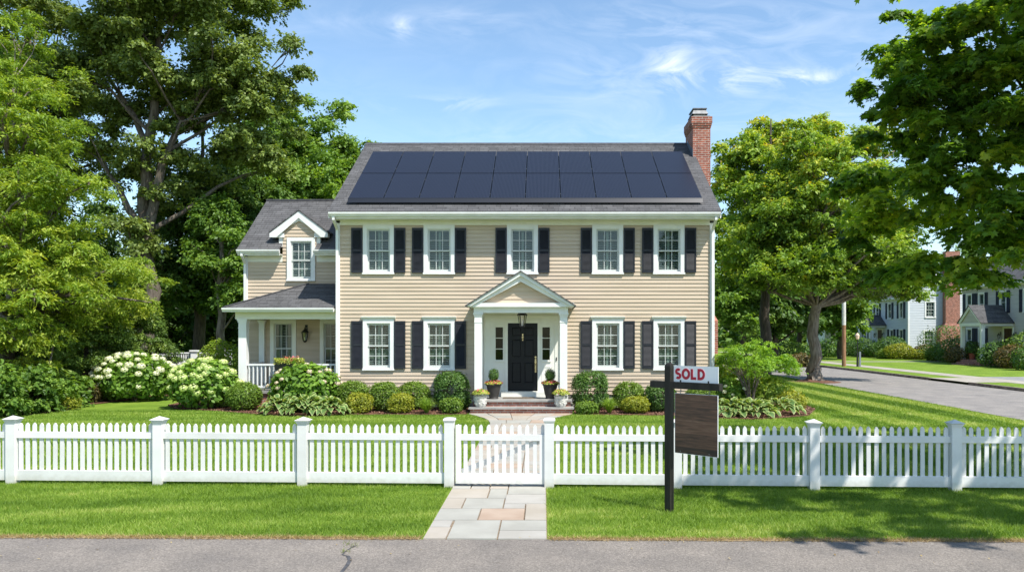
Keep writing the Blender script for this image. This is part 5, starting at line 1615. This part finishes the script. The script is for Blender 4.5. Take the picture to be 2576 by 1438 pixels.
# left side shrubs
def bush(px, d, rx, h, label, seed, n=55):
    rng = np.random.default_rng(seed)
    root = empty('leafy_shrub', (gx(px, d), d, .02), 0, label, 'shrub')
    a = rng.uniform(0, 2 * PI, n); z = rng.uniform(.06, .92, n); rr = rx * np.sqrt(np.clip(1 - (z - .25) ** 2 / .62, .03, 1)) * rng.uniform(.45, 1, n)
    C = np.column_stack([np.cos(a) * rr, np.sin(a) * rr * .8, z * h])
    P, NN, tint, TD = clump_leaves(rng, C, rng.uniform(.28, .5, n), 16, 12, .8, .3, up=.8, rnd=.55, ctv=.15)
    P[:, 2] = np.maximum(P[:, 2], .03)
    leaves('foliage', rng, P, NN, .12 * rng.uniform(.6, 1.25, len(P)), tint - .1, 'oval', M['green'], root, tdir=TD)
    mb = MB()
    for k in range(6): mb.tube([(.05 * math.cos(k), .05 * math.sin(k), -.03), (rx * .3 * math.cos(k), rx * .3 * math.sin(k), h * .4), (rx * .6 * math.cos(k), rx * .6 * math.sin(k), h * .75)], [.03, .02, .007], 5)
    mb.build('stem', M['stem'], root)
bush(70, 22.2, 1.05, 1.25, 'dark green leafy shrub at the far left edge of the lawn', 91, 70)
bush(-70, 20.6, 1.1, 1.5, 'leafy shrub cut by the left edge of the picture', 92, 70)
bush(150, 24.0, .9, 1.0, 'leafy shrub between the far left shrub and the small brownish one', 89, 50)
shrub('golden_conifer', gx(165, 22.8), 22.8, .42, .35, .42, 900, .09, M['spirea'], 'low golden feathery shrub at the front of the left bed', 93, z0=.02, shape='fine', bumpy=.3)
shrub('rusty_shrub', gx(208, 25.2), 25.2, .62, .5, .78, 1800, .07, M['rust'], 'small brownish shrub between golden foliage and white hydrangea', 94, z0=.02, bumpy=.2)
def yew(px, d, rx, h, label, seed, n=60):
    rng = np.random.default_rng(seed)
    root = empty('yew', (gx(px, d), d, 0), 0, label, 'evergreen', 'dark evergreens on the left')
    a = rng.uniform(0, 2 * PI, n); z = rng.uniform(.05, 1, n); rr = rx * np.sqrt(np.clip(1 - (z - .3) ** 2 / .52, .03, 1)) * rng.uniform(.6, 1, n)
    C = np.column_stack([np.cos(a) * rr, np.sin(a) * rr * .8, z * h])
    P, NN, tint, TD = clump_leaves(rng, C, rng.uniform(.35, .6, n), 34, 16, .4, .2, up=.6, rnd=.7)
    P[:, 2] = np.maximum(P[:, 2], .03)
    leaves('foliage', rng, P, NN, .11 * rng.uniform(.6, 1.2, len(P)), tint, 'fine', M['conifer'], root, tdir=TD)
    mb = MB(); mb.tube([(0, 0, -.05), (0, .05, h * .5), (0, 0, h * .9)], [.12, .09, .02], 8); mb.build('trunk', M['darkbark'], root)
yew(215, 26.5, 1.7, 2.7, 'dark evergreen behind the small brownish shrub', 95, 110)
yew(338, 28.5, 1.4, 3.0, 'dark evergreen rising behind the white hydrangea', 96, 90)
yew(60, 24.5, 1.7, 2.6, 'dark evergreen behind the glossy shrub at far left', 97, 100)
shrub('sapling', gx(552, 29.5), 29.5, .85, .8, 1.55, 2600, .1, M['lime'], 'light yellow-green bush behind the lime hydrangea', 98, z0=.35, bumpy=.3)

# white fence in the back left
bf = empty('board_fence', (gx(410, 31.5), 31.5, 0), 0, 'white board fence with baluster top far back left behind the hydrangeas', 'fence')
p0 = None
for px in (316, 410, 490, 574):
    u = gx(px, 31.5) - gx(410, 31.5)
    mb = MB(); mb.box(-.11, .11, -.11, .11, 0, 1.48); mb.box(-.15, .15, -.15, .15, 1.48, 1.54)
    mb.build('post', M['white'], bf, loc=(u, 0, 0))
    if px < 574:
        L = gx(1, 31.5) - gx(0, 31.5); L *= 82
        MB().box(u + .11, u + L - .11, -.02, .02, .06, 1.12).build('board_panel', M['white'], bf)
        MB().box(u + .11, u + L - .11, -.035, .035, 1.4, 1.45).build('top_rail', M['white'], bf)
        for i in range(11):
            x = u + .2 + (L - .4) * i / 10; o = MB().box(-.02, .02, -.015, .015, 1.12, 1.4).build('baluster', M['white'], bf, loc=(x, 0, 0))

# ------------------------------------------------------------------ trees
def E(px, py, d, rx, rz_, ry=None): return (gx(px, d), d, gz(py, d), rx, ry or rx * .85, rz_)
tree('oak_tree', gx(372, 34), 34, [(0, 0, -.1, .5), (0, 0, .6, .36), (.1, 0, 4, .31), (-.15, .1, 7.5, .27), (.05, 0, 10, .22), (.35, 0, 13, .15), (.6, 0, 17.5, .05)],
     [E(470, 90, 34, 4.6, 3.6), E(250, 190, 34, 3.0, 3.2), E(640, 200, 34, 2.0, 2.4), E(560, 330, 34, 3.0, 1.8), E(380, 420, 35, 3.0, 1.9), E(370, 590, 33.5, 1.5, 1.0), E(690, 370, 35, 1.5, 1.6), E(420, -60, 34, 5, 3)],
     285, .95, 34, 19, .165, M['oak'], M['oakbark'], 'tall oak with thick grey trunk rising above all left of the house', seed=101, shape='lobed', limbs=.2, flat=.6, droop=.15, rnd=.7,
     forks=[[(-.1, 0, 6.0, .22), (.35, -.2, 7.6, .2), (.75, -.3, 9.3, .17), (1.5, -.2, 11.2, .12), (2.6, -.2, 13, .05)], [(-.1, 0, 6.6, .16), (-.7, -.2, 7.4, .14), (-1.1, -.3, 8.4, .1), (-2.0, -.2, 9.6, .05)],
            [(0, 0, 10, .14), (-.6, 0, 11.5, .11), (-1.6, 0, 13, .07), (-2.4, 0, 15, .03)], [(.1, 0, 4.6, .07), (-.4, -.3, 5.6, .06), (-.7, -.4, 6.8, .03)]])
tree('oak_tree', gx(60, 38), 38, [(0, 0, -.1, .5), (.1, 0, 5, .32), (0, 0, 10, .22), (.3, 0, 17, .06)],
     [E(70, 120, 38, 4.5, 4), E(120, 330, 38, 3.5, 3), E(0, 500, 38, 4, 3)], 170, 1.1, 28, 17, .19, M['oak'], M['bark'], 'oak at the far left behind the yellow-green tree', seed=102, shape='quad', flat=.65)
tree('ash_tree', gx(20, 24.5), 24.5, [(0, 0, -.1, .28), (.1, 0, 3, .2), (0, 0, 6, .13), (.2, 0, 10, .04)],
     [E(30, 330, 23.5, 2.1, 2.4), E(110, 520, 23, 2.0, 1.6), E(60, 680, 22.6, 2.3, 1.7), E(215, 690, 25, 1.7, 1.2), E(300, 775, 27.5, 1.5, .7), E(200, 800, 26, 1.7, .9), E(30, 850, 22.5, 1.5, .9), E(345, 700, 28.5, 1.0, .9), E(0, 150, 25, 2.0, 1.6)],
     400, .62, 20, 15, .135, M['lime'], M['bark'], 'yellow-green leafed tree filling the left edge of the picture', seed=103, shape='fine', limbs=.35, flat=.5, droop=.45, rnd=.55, inner=.2, topwarm=-.3, tintshift=.25)
tree('maple_tree', gx(498, 38), 38, [(0, 0, -.1, .3), (0, 0, 4, .24), (.2, 0, 9, .12), (.2, 0, 13, .04)],
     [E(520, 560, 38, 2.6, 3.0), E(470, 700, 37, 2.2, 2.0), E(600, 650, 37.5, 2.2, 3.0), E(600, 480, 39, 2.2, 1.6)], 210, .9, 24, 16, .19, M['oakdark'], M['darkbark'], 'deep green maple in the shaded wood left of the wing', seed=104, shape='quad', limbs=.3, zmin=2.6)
tree('maple_tree', gx(550, 34), 34, [(0, 0, -.1, .2), (.1, 0, 3, .16), (.1, 0, 7, .06)],
     [E(570, 640, 34, 1.6, 1.3), E(620, 720, 33.5, 1.0, 1.2), E(530, 560, 34.5, 1.4, 1.2)], 80, .75, 22, 14, .17, M['green'], M['bark'], 'slim maple with light leaves next to the wing roof', seed=105, shape='quad', limbs=.4, zmin=2.4, tintshift=-.12)
tree('maple_tree', gx(700, 44), 44, [(0, 0, -.1, .35), (0, 0, 5, .28), (.1, 0, 12, .12), (0, 0, 15, .03)],
     [E(690, 420, 44, 3.0, 4.0), E(760, 330, 44, 1.6, 2.2), E(770, 480, 43, 2.6, 2.6), E(640, 560, 42, 3, 3), E(720, 600, 42, 3, 2.5)], 250, 1.05, 24, 15, .24, M['green'], M['darkbark'], 'bright green maple behind the wing roof', seed=106, shape='quad', limbs=.35, zmin=2, rnd=.65)
tree('maple_tree', gx(865, 46), 46, [(0, 0, -.1, .3), (0, 0, 6, .22), (.1, 0, 13, .04)],
     [E(860, 330, 46, 1.0, 1.9), E(880, 420, 46, 1.5, 1.6), E(850, 500, 46, 2.6, 2.2), E(905, 372, 46, .9, .5)], 110, .8, 24, 14, .22, M['green'], M['darkbark'], 'maple whose crown tip stands just left of the house ridge', seed=107, shape='quad', limbs=.5, zmin=2, tintshift=.05)
for i, (px, d, w_, h_) in enumerate([(430, 46, 4.5, 8), (560, 50, 4, 7), (285, 44, 5, 11), (660, 48, 4, 7), (150, 40, 5, 10), (-40, 34, 4, 6)]):
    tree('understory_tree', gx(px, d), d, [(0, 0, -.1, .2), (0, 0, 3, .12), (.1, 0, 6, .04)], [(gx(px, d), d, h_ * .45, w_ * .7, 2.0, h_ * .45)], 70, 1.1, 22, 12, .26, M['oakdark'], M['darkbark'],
         ['dark understory tree right behind the big oak trunk', 'dark understory tree behind the slim trunks', 'dark understory tree above the back white fence', 'dark understory tree behind the wing', 'dark understory tree behind the yellow-green tree', 'dark understory tree at the far left edge'][i], group='understory of the wood behind', seed=120 + i, shape='quad', limbs=.2, zmin=.3, inner=.1)

# right: street maple, tree behind, foreground maple
tree('street_maple', gx(2047, 36), 36, [(0, 0, -.1, .5), (0, 0, .12, .36), (0, 0, .5, .27), (.02, 0, 2.6, .24), (.12, 0, 4.2, .2), (.1, 0, 7, .13), (0, 0, 11.2, .03)],
     [E(2060, 480, 36, 3.2, 3.0), E(1960, 560, 36, 2.4, 2.2), E(2060, 350, 36, 1.5, 1.4), E(2150, 640, 35.5, 2.8, 1.5), E(2010, 680, 35, 2.6, 1.1), E(2200, 700, 36, 1.7, 1.0), E(1890, 640, 36, 1.6, 1.6), E(2060, 600, 36, 3.6, 2.2), E(2190, 410, 37, 2.0, 2.0), E(2240, 560, 36.5, 2.0, 1.8), E(2250, 690, 36, 1.9, .8), E(2290, 735, 36, .9, .4)],
     420, .82, 24, 15, .18, M['streetmaple'], M['bark'], 'street maple with yellowing leaves and pale trunk on the corner lawn', seed=130, shape='quad', limbs=.4, zmin=3.55, flat=.65, rnd=.6, droop=.2, topwarm=.16)
tree('street_maple', gx(1925, 42), 42, [(0, 0, -.1, .34), (.05, 0, 3, .26), (.2, 0, 8, .13), (.3, 0, 13.5, .03)],
     [E(1950, 470, 43, 3.0, 3.6), E(1870, 430, 43, 1.7, 2.4), E(1940, 330, 43, 1.1, 1.2), E(2060, 340, 44, 1.3, 1.6), E(1880, 620, 42, 2.2, 2.2), E(1980, 640, 43, 3.0, 2.2)],
     270, .95, 24, 14, .22, M['streetmaple'], M['darkbark'], 'maple with dark trunk behind the chimney side of the house', seed=131, shape='quad', limbs=.4, zmin=2.6, flat=.65, rnd=.65, topwarm=.2)
T9 = (9.6, 11.6)
env9 = [(9.2, 11.4, 6.2, 3.2, 3.6, 2.2), (10, 12, 8, 3.4, 3.6, 2.2), (8.4, 8.2, 7.9, 3.2, 4.0, 1.2)]
vis9 = [E(2330, 60, 12, 1.0, .7), E(2480, 120, 12, 1.2, .9), E(2260, 200, 12.5, .75, .5), E(2400, 260, 12, 1.1, .7), E(2540, 330, 11.5, 1.1, .9), E(2230, 350, 13, .8, .45), E(2330, 420, 12.5, 1.1, .6), E(2460, 460, 12, 1.2, .7),
        E(2180, 470, 14.5, 1.0, .6), E(2250, 560, 14, 1.2, .6), E(2370, 600, 13, 1.2, .5), E(2500, 620, 12, 1.2, .5), E(2130, 560, 15, .9, .55), E(2220, 640, 14.5, 1.0, .3), E(2570, 560, 11, 1.0, .8), E(2440, 670, 12.5, .9, .18), E(2500, 695, 12, 1.3, .16), E(2350, 680, 13, .9, .2), E(2300, 130, 13, 1.0, .8), E(2550, 200, 12, 1.2, 1.2)]
tree('foreground_maple', T9[0], T9[1], [(0, 0, -.1, .4), (0, 0, .4, .3), (0, 0, 2.6, .26), (-.1, 0, 5, .19), (0, 0, 9.5, .05)],
     env9 + vis9, 540, .46, 16, 14, .125, M['maple'], M['darkbark'], 'large dark green maple hanging into the picture at the upper right', seed=140, shape='maple', limbs=.2, limbmax=2.6, zmin=2.9, ctv=.19, flat=.45, droop=.35, rnd=.5, up=1.0, inner=.15)
# far trees down the side street
for i, (px, d, cr_, h_, mt) in enumerate([(2010, 68, 3.6, 8, 'oakdark'), (2095, 84, 4, 9, 'green'), (1950, 60, 3, 7, 'oakdark'), (2115, 64, 2.6, 8, 'green'), (1870, 58, 4, 8, 'green'), (2240, 84, 5, 13, 'streetmaple'), (2350, 100, 6, 13, 'oakdark'), (2480, 85, 6, 13, 'green'), (2600, 75, 6, 13, 'oakdark')]):
    tree('far_tree', gx(px, d), d, [(0, 0, -.1, .25), (0, 0, 3, .18), (.1, 0, h_ * .8, .04)], [(gx(px, d), d, h_ * .6, cr_, cr_, h_ * .36)], 70, 1.3, 20, 12, .34, M[mt], M['darkbark'],
         ['dark tree beyond the street maple trunk', 'light tree at the far bend of the street', 'dark tree just right of the house chimney', 'tall tree left of the grey neighbour house', 'tree deep behind the right side of the house', 'yellowish tree behind the grey house ridge', 'dark tree behind the grey house chimney', 'tree behind the gap between the neighbour houses', 'tree behind the beige neighbour house'][i],
         group='far trees along the side street', seed=150 + i, limbs=.3, zmin=2.2, inner=.1)
for i, (px, d, rx_, h_, mt) in enumerate([(1995, 62, 2.2, 1.5, 'boxdark'), (2065, 70, 2, 1.3, 'boxdark'), (2010, 52, .9, .8, 'rust'), (2110, 74, 2.4, 1.8, 'boxdark')]):
    shrub('far_shrub', gx(px, d), d, rx_, rx_ * .7, h_, 1500, .2, M[mt], ['dark hedge shrub left of the street tree trunk', 'dark hedge shrub down the street right of the trunk', 'small reddish shrub across the lawn near the bend', 'wide dark shrub by the utility pole'][i], 170 + i, group='shrubs down the street')
o = MB(); o.box(gx(2075, 88), gx(2112, 88), 88, 94, 0, 2.7); o.prism([(gx(2070, 88), 2.7), (gx(2117, 88), 2.7), (gx(2093, 88), 4.0)], 'y', 87.8, 94.2)
tag(o.build('garage', M['white']), 'small white garage at the far end of the side street', 'garage')

# woods far away, one mass
rng = np.random.default_rng(200); n = 420
ang = rng.uniform(R(-42), R(40), n); dist = rng.uniform(115, 150, n)
C = np.column_stack([np.sin(ang) * dist, np.cos(ang) * dist, rng.uniform(.5, 9, n)])
P, NN, tint, TD = clump_leaves(rng, C, rng.uniform(2.2, 4, n), 16, 10, .9, .1)
P[:, 2] = np.maximum(P[:, 2], .1)
o = leaves('distant_woods', rng, P, NN, rng.uniform(.8, 1.5, len(P)), tint, 'quad', M['oakdark'], None)
tag(o, 'distant woods closing the horizon behind the street', 'woods', kind='stuff')

# ------------------------------------------------------------------ neighbour houses
M['greysiding'] = pmat('blue grey clapboard', (.52, .55, .59), (.58, .61, .65), scale=1.2, stretch=(.5, 1, 9), rough=.6)
M['greysidingpale'] = M['greysiding']
M['beigesiding'] = pmat('warm grey clapboard', (.44, .42, .385), (.5, .475, .44), scale=1.2, stretch=(.5, 1, 9), rough=.6)
M['navy'] = pmat('navy shutter paint', (.016, .02, .032), rough=.5)
M['doorwood'] = pmat('dark red door', (.05, .016, .01), rough=.4)


def neighbour(name, X0, Y0, L, Wd, hw, rise, sid, label, wins, portico, chim=None, gwin=(), doorx=None, roofk='shingle', steps=True):
    """local x: 0 at near end, -L at far end; front faces local -y (world -x)"""
    root = empty(name, (X0, Y0, .1), R(-90), label, 'house', 'neighbour houses across the side street')
    mb = MB(); hl = [(-x - .4, -x + .4, z0 + .05, z1 - .05) for x, z0, z1 in wins]
    clap(mb, -L + .1, -.1, .35, hw, 0, hl, pitch=.14, lip=.025)
    mb.T = Matrix.Rotation(R(90), 4, 'Z'); sl_ = rise / (Wd / 2)
    clap(mb, 0, Wd, .35, hw + rise - .15, 0, [(g[0] - g[3] / 2, g[0] + g[3] / 2, g[1] + .05, g[2] - .05) for g in gwin], pitch=.14, lip=.025, xr=lambda z: (0.1, Wd - .1) if z < hw else ((z - hw) / sl_ + .05, Wd - (z - hw) / sl_ - .05))
    mb.T = None
    mb.build('wall', M[sid], root, recalc=False)
    MB().box(-L + .2, -.2, .5, Wd - .2, -.1, hw - .1).build('interior', M['room'], root)
    MB().box(-L + .05, -.03, .03, Wd, -.1, .35).build('foundation', M['concrete'], root)
    mb = MB()
    for x0, x1, y0, y1 in ((-L, -L + .14, -.035, .1), (-.14, .035, -.035, .1), (-.1, .034, Wd - .14, Wd + .03)): mb.box(x0, x1, y0, y1, .3, hw)
    mb.build('corner_board', M['white'], root)
    mb = MB(); mb.prism([(-.4, hw + .05), (Wd / 2, hw + .05 + rise + .4 * sl_), (Wd + .4, hw + .05), (Wd + .4, hw - .03), (Wd / 2, hw + rise + .4 * sl_ - .05), (-.4, hw - .03)], 'x', -L - .15, .15)
    mb.build('roof', M[roofk], root, uv=True)
    mb = MB(); mb.box(-L - .1, .1, -.42, -.38, hw - .15, hw + .03); mb.box(-L - .1, .1, -.38, 0, hw - .1, hw - .07); mb.box(-L + .14, -.14, -.03, 0, hw - .25, hw - .1)
    for s in (0, 1):
        f = (lambda v: v) if s == 0 else (lambda v: Wd - v)
        mb.prism([(f(-.38), hw - .04), (f(Wd / 2), hw + rise + .4 * sl_ - .06), (f(Wd / 2), hw + rise + .4 * sl_ - .26), (f(-.38), hw - .22)], 'x', .1, .13)
    mb.build('trim', M['white'], root)
    made = {}
    for x, z0, z1 in wins:
        key = round(z1 - z0, 2)
        if key not in made: made[key] = make_window(z1 - z0, False, W=.85, parent=root, rows=1, cols=1); o = made[key]
        else: o = copy_tree(made[key], root)
        o.location = (-x, 0, z0)
        k2 = ('s', key)
        for s in (-1, 1):
            if k2 not in made: made[k2] = make_shutter(z1 - z0 - .08, .36, root, 'navy'); q = made[k2]
            else: q = copy_tree(made[k2], root)
            q.location = (-x + s * .61, -.01, z0 + .04)
    for (y_, z0, z1, w_) in gwin:
        o = make_window(z1 - z0, False, W=w_, parent=root); o.rotation_euler = (0, 0, R(90)); o.location = (0, y_, z0)
    if chim:
        a, b2, zt_ = chim
        mb = MB(); mb.box(.03, .55, a, b2, 2.9, zt_); mb.box(.03, .75, a - .55, b2 + .55, 0, 2.3)
        mb.add([(.03, a - .55, 2.3), (.75, a - .55, 2.3), (.75, b2 + .55, 2.3), (.03, b2 + .55, 2.3), (.03, a, 2.95), (.55, a, 2.95), (.55, b2, 2.95), (.03, b2, 2.95)], [(0, 1, 5, 4), (1, 2, 6, 5), (2, 3, 7, 6), (3, 0, 4, 7)])
        mb.build('chimney', M['brick'], root, uv=True)
    # portico: gable to the street
    c, hw_, dep, zb, zp = portico
    c = -c
    mb = MB(); mb.box(c - hw_, c + hw_, -dep, 0, zb - .12, zb + .08)
    for s in (-1, 1): mb.prism([(c, zp), (c + s * (hw_ + .1), zb + .08), (c + s * (hw_ - .15), zb + .08), (c, zp - .22)], 'y', -dep - .06, -dep)
    mb.build('portico_trim', M['white'], root)
    mb = MB(); clap(mb, 0, 0, zb + .08, zp - .1, -dep + .05, pitch=.14, xr=lambda z: (c - (zp - .1 - z) * hw_ / (zp - zb - .1), c + (zp - .1 - z) * hw_ / (zp - zb - .1))); mb.build('tympanum', M[sid], root, recalc=False)
    mb = MB()
    for s in (-1, 1):
        q = [(c, -dep - .12, zp + .03), (c + s * (hw_ + .15), -dep - .12, zb + .08), (c + s * (hw_ + .15), -.01, zb + .08), (c, -.01, zp + .03)]
        mb.add(q + [(x, y, z - .04) for x, y, z in q], [(0, 1, 2, 3), (4, 5, 6, 7), (0, 1, 5, 4), (1, 2, 6, 5)])
    mb.build('portico_roof', M[roofk], root, uv=True)
    for s in (-1, 1):
        column(c + s * (hw_ - .15), -dep + .15, .22, .35, zb - .12, root, cap=.03)
    mb = MB(); mb.box(c - hw_ - .1, c + hw_ + .1, -dep - .15, 0, -.1, .35); mb.box(c - .8, c + .8, -dep - .5, -dep - .15, -.1, .2); mb.box(c - .8, c + .8, -dep - .85, -dep - .5, -.1, .08)
    mb.build('stoop', M['stepbrick'], root, uv=True)
    dxx = -doorx if doorx else c
    mb = MB(); mb.box(dxx - .62, dxx - .46, -.05, .02, .36, 2.55); mb.box(dxx + .46, dxx + .62, -.05, .02, .36, 2.55); mb.box(dxx - .46, dxx + .46, -.05, .02, 2.42, 2.55); mb.build('door_frame', M['white'], root)
    mb = MB(); panel_door(mb, dxx - .45, dxx + .45, .37, 2.42, -.045); mb.build('door', M['doorwood'], root)
    for s in (-1, 1): lantern('wall_lantern', root, (dxx + s * .85, -.17, 1.75), .9, hang=False)
    return root


neighbour('grey_house', 31, 67.5, 11.5, 6.9, 5.2, 2.6, 'greysiding', 'blue-grey clapboard house with red brick end chimney across the side street',
          [(1.3, 3.35, 4.85), (3.6, 3.35, 4.85), (6.2, 3.35, 4.85), (8.2, 3.35, 4.85), (10.2, 3.35, 4.85), (1.3, .85, 2.5), (3.2, .85, 2.5), (8.3, .85, 2.5), (10.2, .85, 2.5)],
          (5.6, 1.25, 1.5, 2.75, 3.75), chim=(2.9, 4.1, 9.0), gwin=[(1.85, 3.4, 4.85, .95), (1.75, .8, 2.4, 1.0), (2.35, 5.9, 6.8, .5)])
neighbour('beige_house', 30.5, 46.5, 11.3, 8.4, 5.45, 3.1, 'beigesiding', 'warm grey clapboard house with navy shutters and gabled portico at the right edge',
          [(10.4, 3.4, 4.95), (8.8, 3.4, 4.95), (6.2, 3.4, 4.95), (3.6, 3.4, 4.95), (1.6, 3.4, 4.95), (10.4, .8, 2.5), (8.8, .8, 2.5), (2.6, .8, 2.5)],
          (6.4, 1.35, 2.1, 2.7, 3.95), doorx=5.6)
rt = empty('terracotta_pot', (28.9, 53.6, .45), 0, 'terracotta pot with a small bush on the beige house porch', 'potted plant')
MB().lathe([(.14, 0), (.2, .35), (.22, .4), (.19, .4), (.01, .36)], 16).build('pot', pmat('terracotta', (.35, .1, .06), rough=.8), rt)
shrub('', 0, 0, .4, .4, .6, 400, .12, M['boxdark'], '', 3, parent=rt, low=.35, stems=0)

NS = [(2172, 70, 1.5, 1.7, 'boxdark', 'dark shrub at the far end of the grey house'), (2205, 69, 1.1, 1.2, 'boxdark', 'dark shrub below the grey house portico'), (2243, 66, 1.3, 1.9, 'boxdark', 'tall round dark shrub before the grey house corner'),
      (2262, 64.5, 1.3, 1.3, 'spirea', 'bright yellow-green round shrub at the grey house corner'), (2232, 65, .9, .8, 'box', 'low green shrub left of the bright round one'), (2300, 64, 1.1, .8, 'spirea', 'low golden shrubs under the grey gable window'),
      (2325, 65, .9, 1.1, 'rust', 'pinkish brown shrub by the grey house chimney base'), (2380, 62, 2.1, 2.7, 'boxdark', 'big dark shrub between the two neighbour houses'), (2355, 59.5, .8, 1.1, 'box', 'small light shrub in front of the big dark one'),
      (2400, 57.5, 1.4, 1.7, 'boxdark', 'dark mounded shrub at the beige house corner'), (2420, 54.5, 1.1, 1.3, 'rust', 'olive brown shrub left of the beige house steps'), (2445, 54.6, 1.0, 1.5, 'boxdark', 'dark shrub beside the left portico column'),
      (2510, 49.5, 1.2, 1.6, 'boxdark', 'dark shrub right of the beige house steps'), (2545, 47.5, 1.0, 1.4, 'rust', 'rust flowered shrub right of the beige house steps'), (2575, 48, 1.2, 2.2, 'box', 'tall green shrub at the right edge before the beige house'), (2600, 45, 1.2, 1.4, 'boxdark', 'dark shrub cut by the right picture edge')]
for i, (px, d, rx_, h_, mt, lb) in enumerate(NS):
    shrub('garden_shrub', gx(px, d), d, rx_, rx_ * .8, h_, 2200, .13, M[mt], lb, 300 + i, z0=.1, group='shrubs before the neighbour houses', bumpy=.15)

# utility pole and lamp post
up = empty('utility_pole', (gx(2123, 50.4), 50.4, .1), 0, 'wooden utility pole with pale upper part beside the side street', 'pole')
MB().tube([(0, 0, -.1), (0, 0, 2.2), (0, 0, 2.62)], [.13, .125, .122], 12).build('pole', pmat('brown pole wood', (.2, .1, .055), (.34, .19, .11), scale=4, stretch=(3, 3, .4), rough=.9), up)
MB().tube([(0, 0, 2.62), (0, 0, 5), (0, 0, 8.8)], [.122, .115, .095], 12).build('upper_pole', pmat('pale upper pole', (.55, .53, .5), (.66, .65, .62), scale=4, rough=.7), up)  # upper length coloured paler than the brown length below
MB().box(-1.0, 1.0, -.06, .06, 8.2, 8.32).build('crossarm', M['bark'], up)
lp = empty('lamp_post', (gx(2157, 50), 50, .1), 0, 'short dark lamp post with pale orange head beside the utility pole', 'lamp post')
MB().lathe([(.07, 0), (.065, .1), (.05, .8), (.035, .85), (.03, 1.72)], 10).build('post', M['blackmetal'], lp)
MB().lathe([(.06, 1.72), (.1, 1.76), (.13, 1.98), (.09, 2.05), (.02, 2.12)], 8).build('lamp_head', pmat('pale lamp head', (.75, .5, .38), (.8, .62, .5), scale=5, rough=.4), lp)
MB().box(.1, .2, -.05, .05, 0, .95).build('meter_stub', pmat('grey stub', (.2, .22, .26), rough=.6), lp)

# small mound of roots and mulch at the street maple
mb = MB(); mb.lathe([(1.25, .006), (.9, .04), (.5, .1), (.28, .15)], 24, gx(2047, 36), 36, cap=False); o = mb.build('tree_mulch_ring', M['mulch'], smooth=True); o['kind'] = 'structure'
# little fallen leaves on verge and road edge
rng = np.random.default_rng(400)
n = 60; x = rng.uniform(-7, 6.5, n); P = np.column_stack([x, road_y(x) + rng.uniform(-.9, .15, n), np.full(n, .02)])
o = leaves('fallen_leaves', rng, P, unit(rng.normal(size=P.shape) * .2 + [0, 0, 1]), .035 * rng.uniform(.5, 1.2, n), rng.random(n), 'quad', M['drygrass'], None)
tag(o, 'scattered small dry leaves along the road edge', 'leaves', kind='stuff')
print('polys', sum(len(o.data.polygons) for o in bpy.data.objects if o.type == 'MESH'), 'objects', len(bpy.data.objects))
